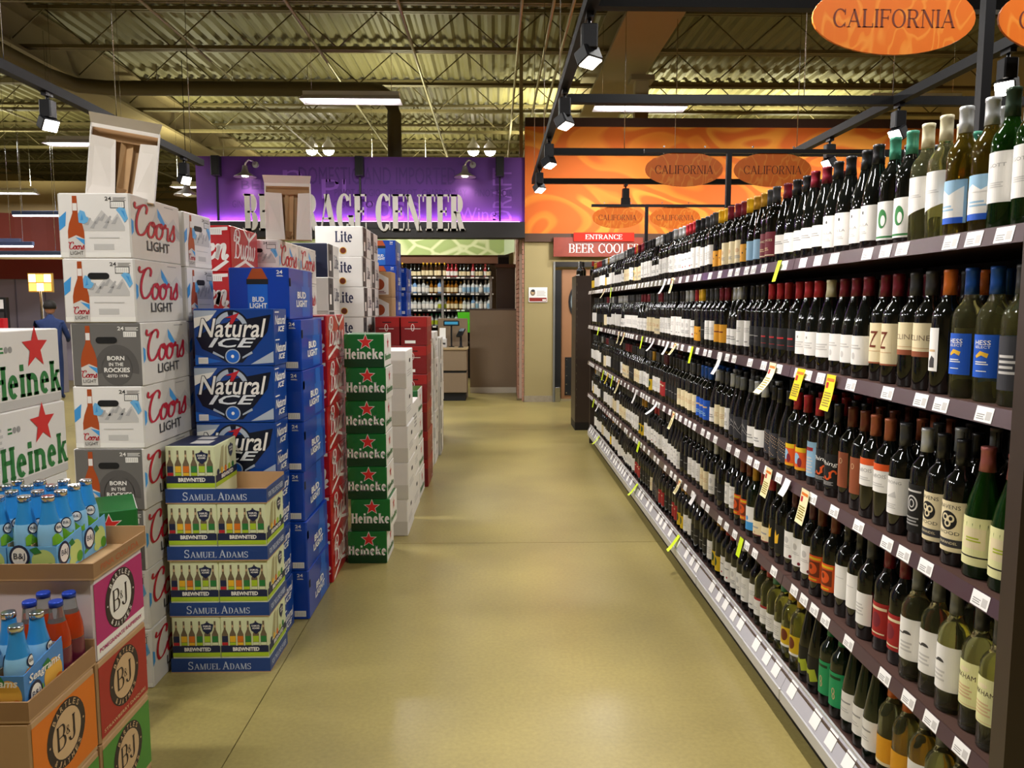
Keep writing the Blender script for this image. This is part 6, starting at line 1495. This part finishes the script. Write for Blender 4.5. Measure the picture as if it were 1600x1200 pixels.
# lit menu stand, display till and the person by the counter
t = thing('menu_stand', 'lit amber menu panels on a pole in the deli area', 'menu stand', (-8.25, 14.25, 0)); m = MB(); m.lathe([(.22, 0), (.22, .02), (.03, .04), (.025, 1.82)], METALS, 12); ob('pole', m, t)
m = MB(); m.box(-.22, .22, .0, .04, 1.8, 2.14, mat('menu_frame', 'c9a24a', .4)); ob('frame', m, t)
for i in range(3):
    for k in range(2):
        m = MB(); m.box(-.2 + i * .137, -.2 + i * .137 + .12, -.012, 0, 1.82 + k * .16, 1.96 + k * .16, mat(('menu_amber', 'menu_pale')[(i + k) % 2], ('e89a4a', 'ffe6b0')[(i + k) % 2], .4, emit=2.2)); ob('menu_panel', m, t)
t = thing('deli_counter', 'low grey deli counter hidden behind the beer cartons', 'counter', (-9.4, 13.4, 0)); m = MB(); m.box(0, 1.7, 0, .6, 0, 1.1, mat('deli_counter_grey', '8a8490', .5), .01); ob('body', m, t); m = MB(); m.box(-.03, 1.73, -.03, .63, 1.1, 1.14, LTGREY); ob('worktop', m, t)
t = thing('price_display', 'black sign holder with white card on the deli counter', 'display', (-8.75, 13.7, 1.14)); m = MB(); m.box(-.2, .2, 0, .1, 0, .56, BLACK, .01); ob('holder', m, t); m = MB(); m.box(-.16, .16, -.006, 0, .36, .52, TAG); ob('card', m, t); m = MB(); m.box(-.16, .16, -.006, 0, .06, .3, DKGREY); ob('lower_card', m, t)
t = thing('red_box', 'small red box at the foot of the sign holder', 'box', (-8.6, 13.45, 1.14)); m = MB(); m.box(-.15, .15, 0, .12, 0, .2, mat('red_box', 'c2202a', .4), .006); ob('box_body', m, t); m = MB(); m.box(-.04, .04, -.003, 0, .06, .14, INKW); ob('label', m, t)

# shopper half hidden behind the cartons
me = bpy.data.meshes.new('body')
J = [(0, 0, .86), (0, .0, 1.05), (0, -.02, 1.24), (0, -.03, 1.34), (0, -.06, 1.42), (-.17, -.02, 1.27), (.17, -.02, 1.27), (-.24, -.08, 1.02), (.24, -.08, 1.02), (-.2, -.28, .96), (.2, -.28, .96), (-.1, 0, .8), (.1, 0, .8), (-.11, -.02, .45), (.11, -.02, .45), (-.11, .02, .07), (.11, .02, .07), (-.12, -.14, .03), (.12, -.14, .03)]
Ed = [(0, 1), (1, 2), (2, 3), (3, 4), (2, 5), (2, 6), (5, 7), (6, 8), (7, 9), (8, 10), (0, 11), (0, 12), (11, 13), (12, 14), (13, 15), (14, 16), (15, 17), (16, 18)]
Rd = [.14, .15, .16, .06, .06, .075, .075, .05, .05, .035, .035, .095, .095, .065, .065, .045, .045, .035, .035]
me.from_pydata(J, Ed, []); me.materials.append(mat('jacket_blue', '1c2f5c', .8))
person = ob('person', me, None, (-7.35, 12.9, 0), (0, 0, R(200)), label='shopper in dark blue jacket bending behind the white star cartons', category='person')
md = person.modifiers.new('skin', 'SKIN'); sk = me.skin_vertices[0].data
for i, r in enumerate(Rd):
    sk[i].radius = (r, r * .8)
sk[0].use_root = True
person.modifiers.new('sub', 'SUBSURF').levels = 2; person.modifiers['sub'].render_levels = 2
m = MB(); m.lathe([(.02, 0), (.055, .015), (.075, .06), (.085, .11), (.08, .16), (.055, .2), (.01, .215)], mat('skin_tone', 'b98468', .6), 16); m.tube((0, -.08, .1), (0, -.1, .085), .014, mat('skin_tone'), .01)
m.tube((-.03, -.078, .12), (-.03, -.084, .12), .008, BLACK); m.tube((.03, -.078, .12), (.03, -.084, .12), .008, BLACK); m.tube((-.02, -.075, .055), (.02, -.075, .055), .005, RED); m.tube((-.085, 0, .1), (-.095, 0, .1), .02, mat('skin_tone')); m.tube((.085, 0, .1), (.095, 0, .1), .02, mat('skin_tone')); ob('head', m, person, (0, -.07, 1.42))
m = MB(); m.lathe([(.094, .08), (.098, .13), (.09, .175), (.06, .212), (.01, .23)], mat('hair_black', '17130f', .7), 16, (0, .018)); ob('hair', m, person, (0, -.07, 1.42))
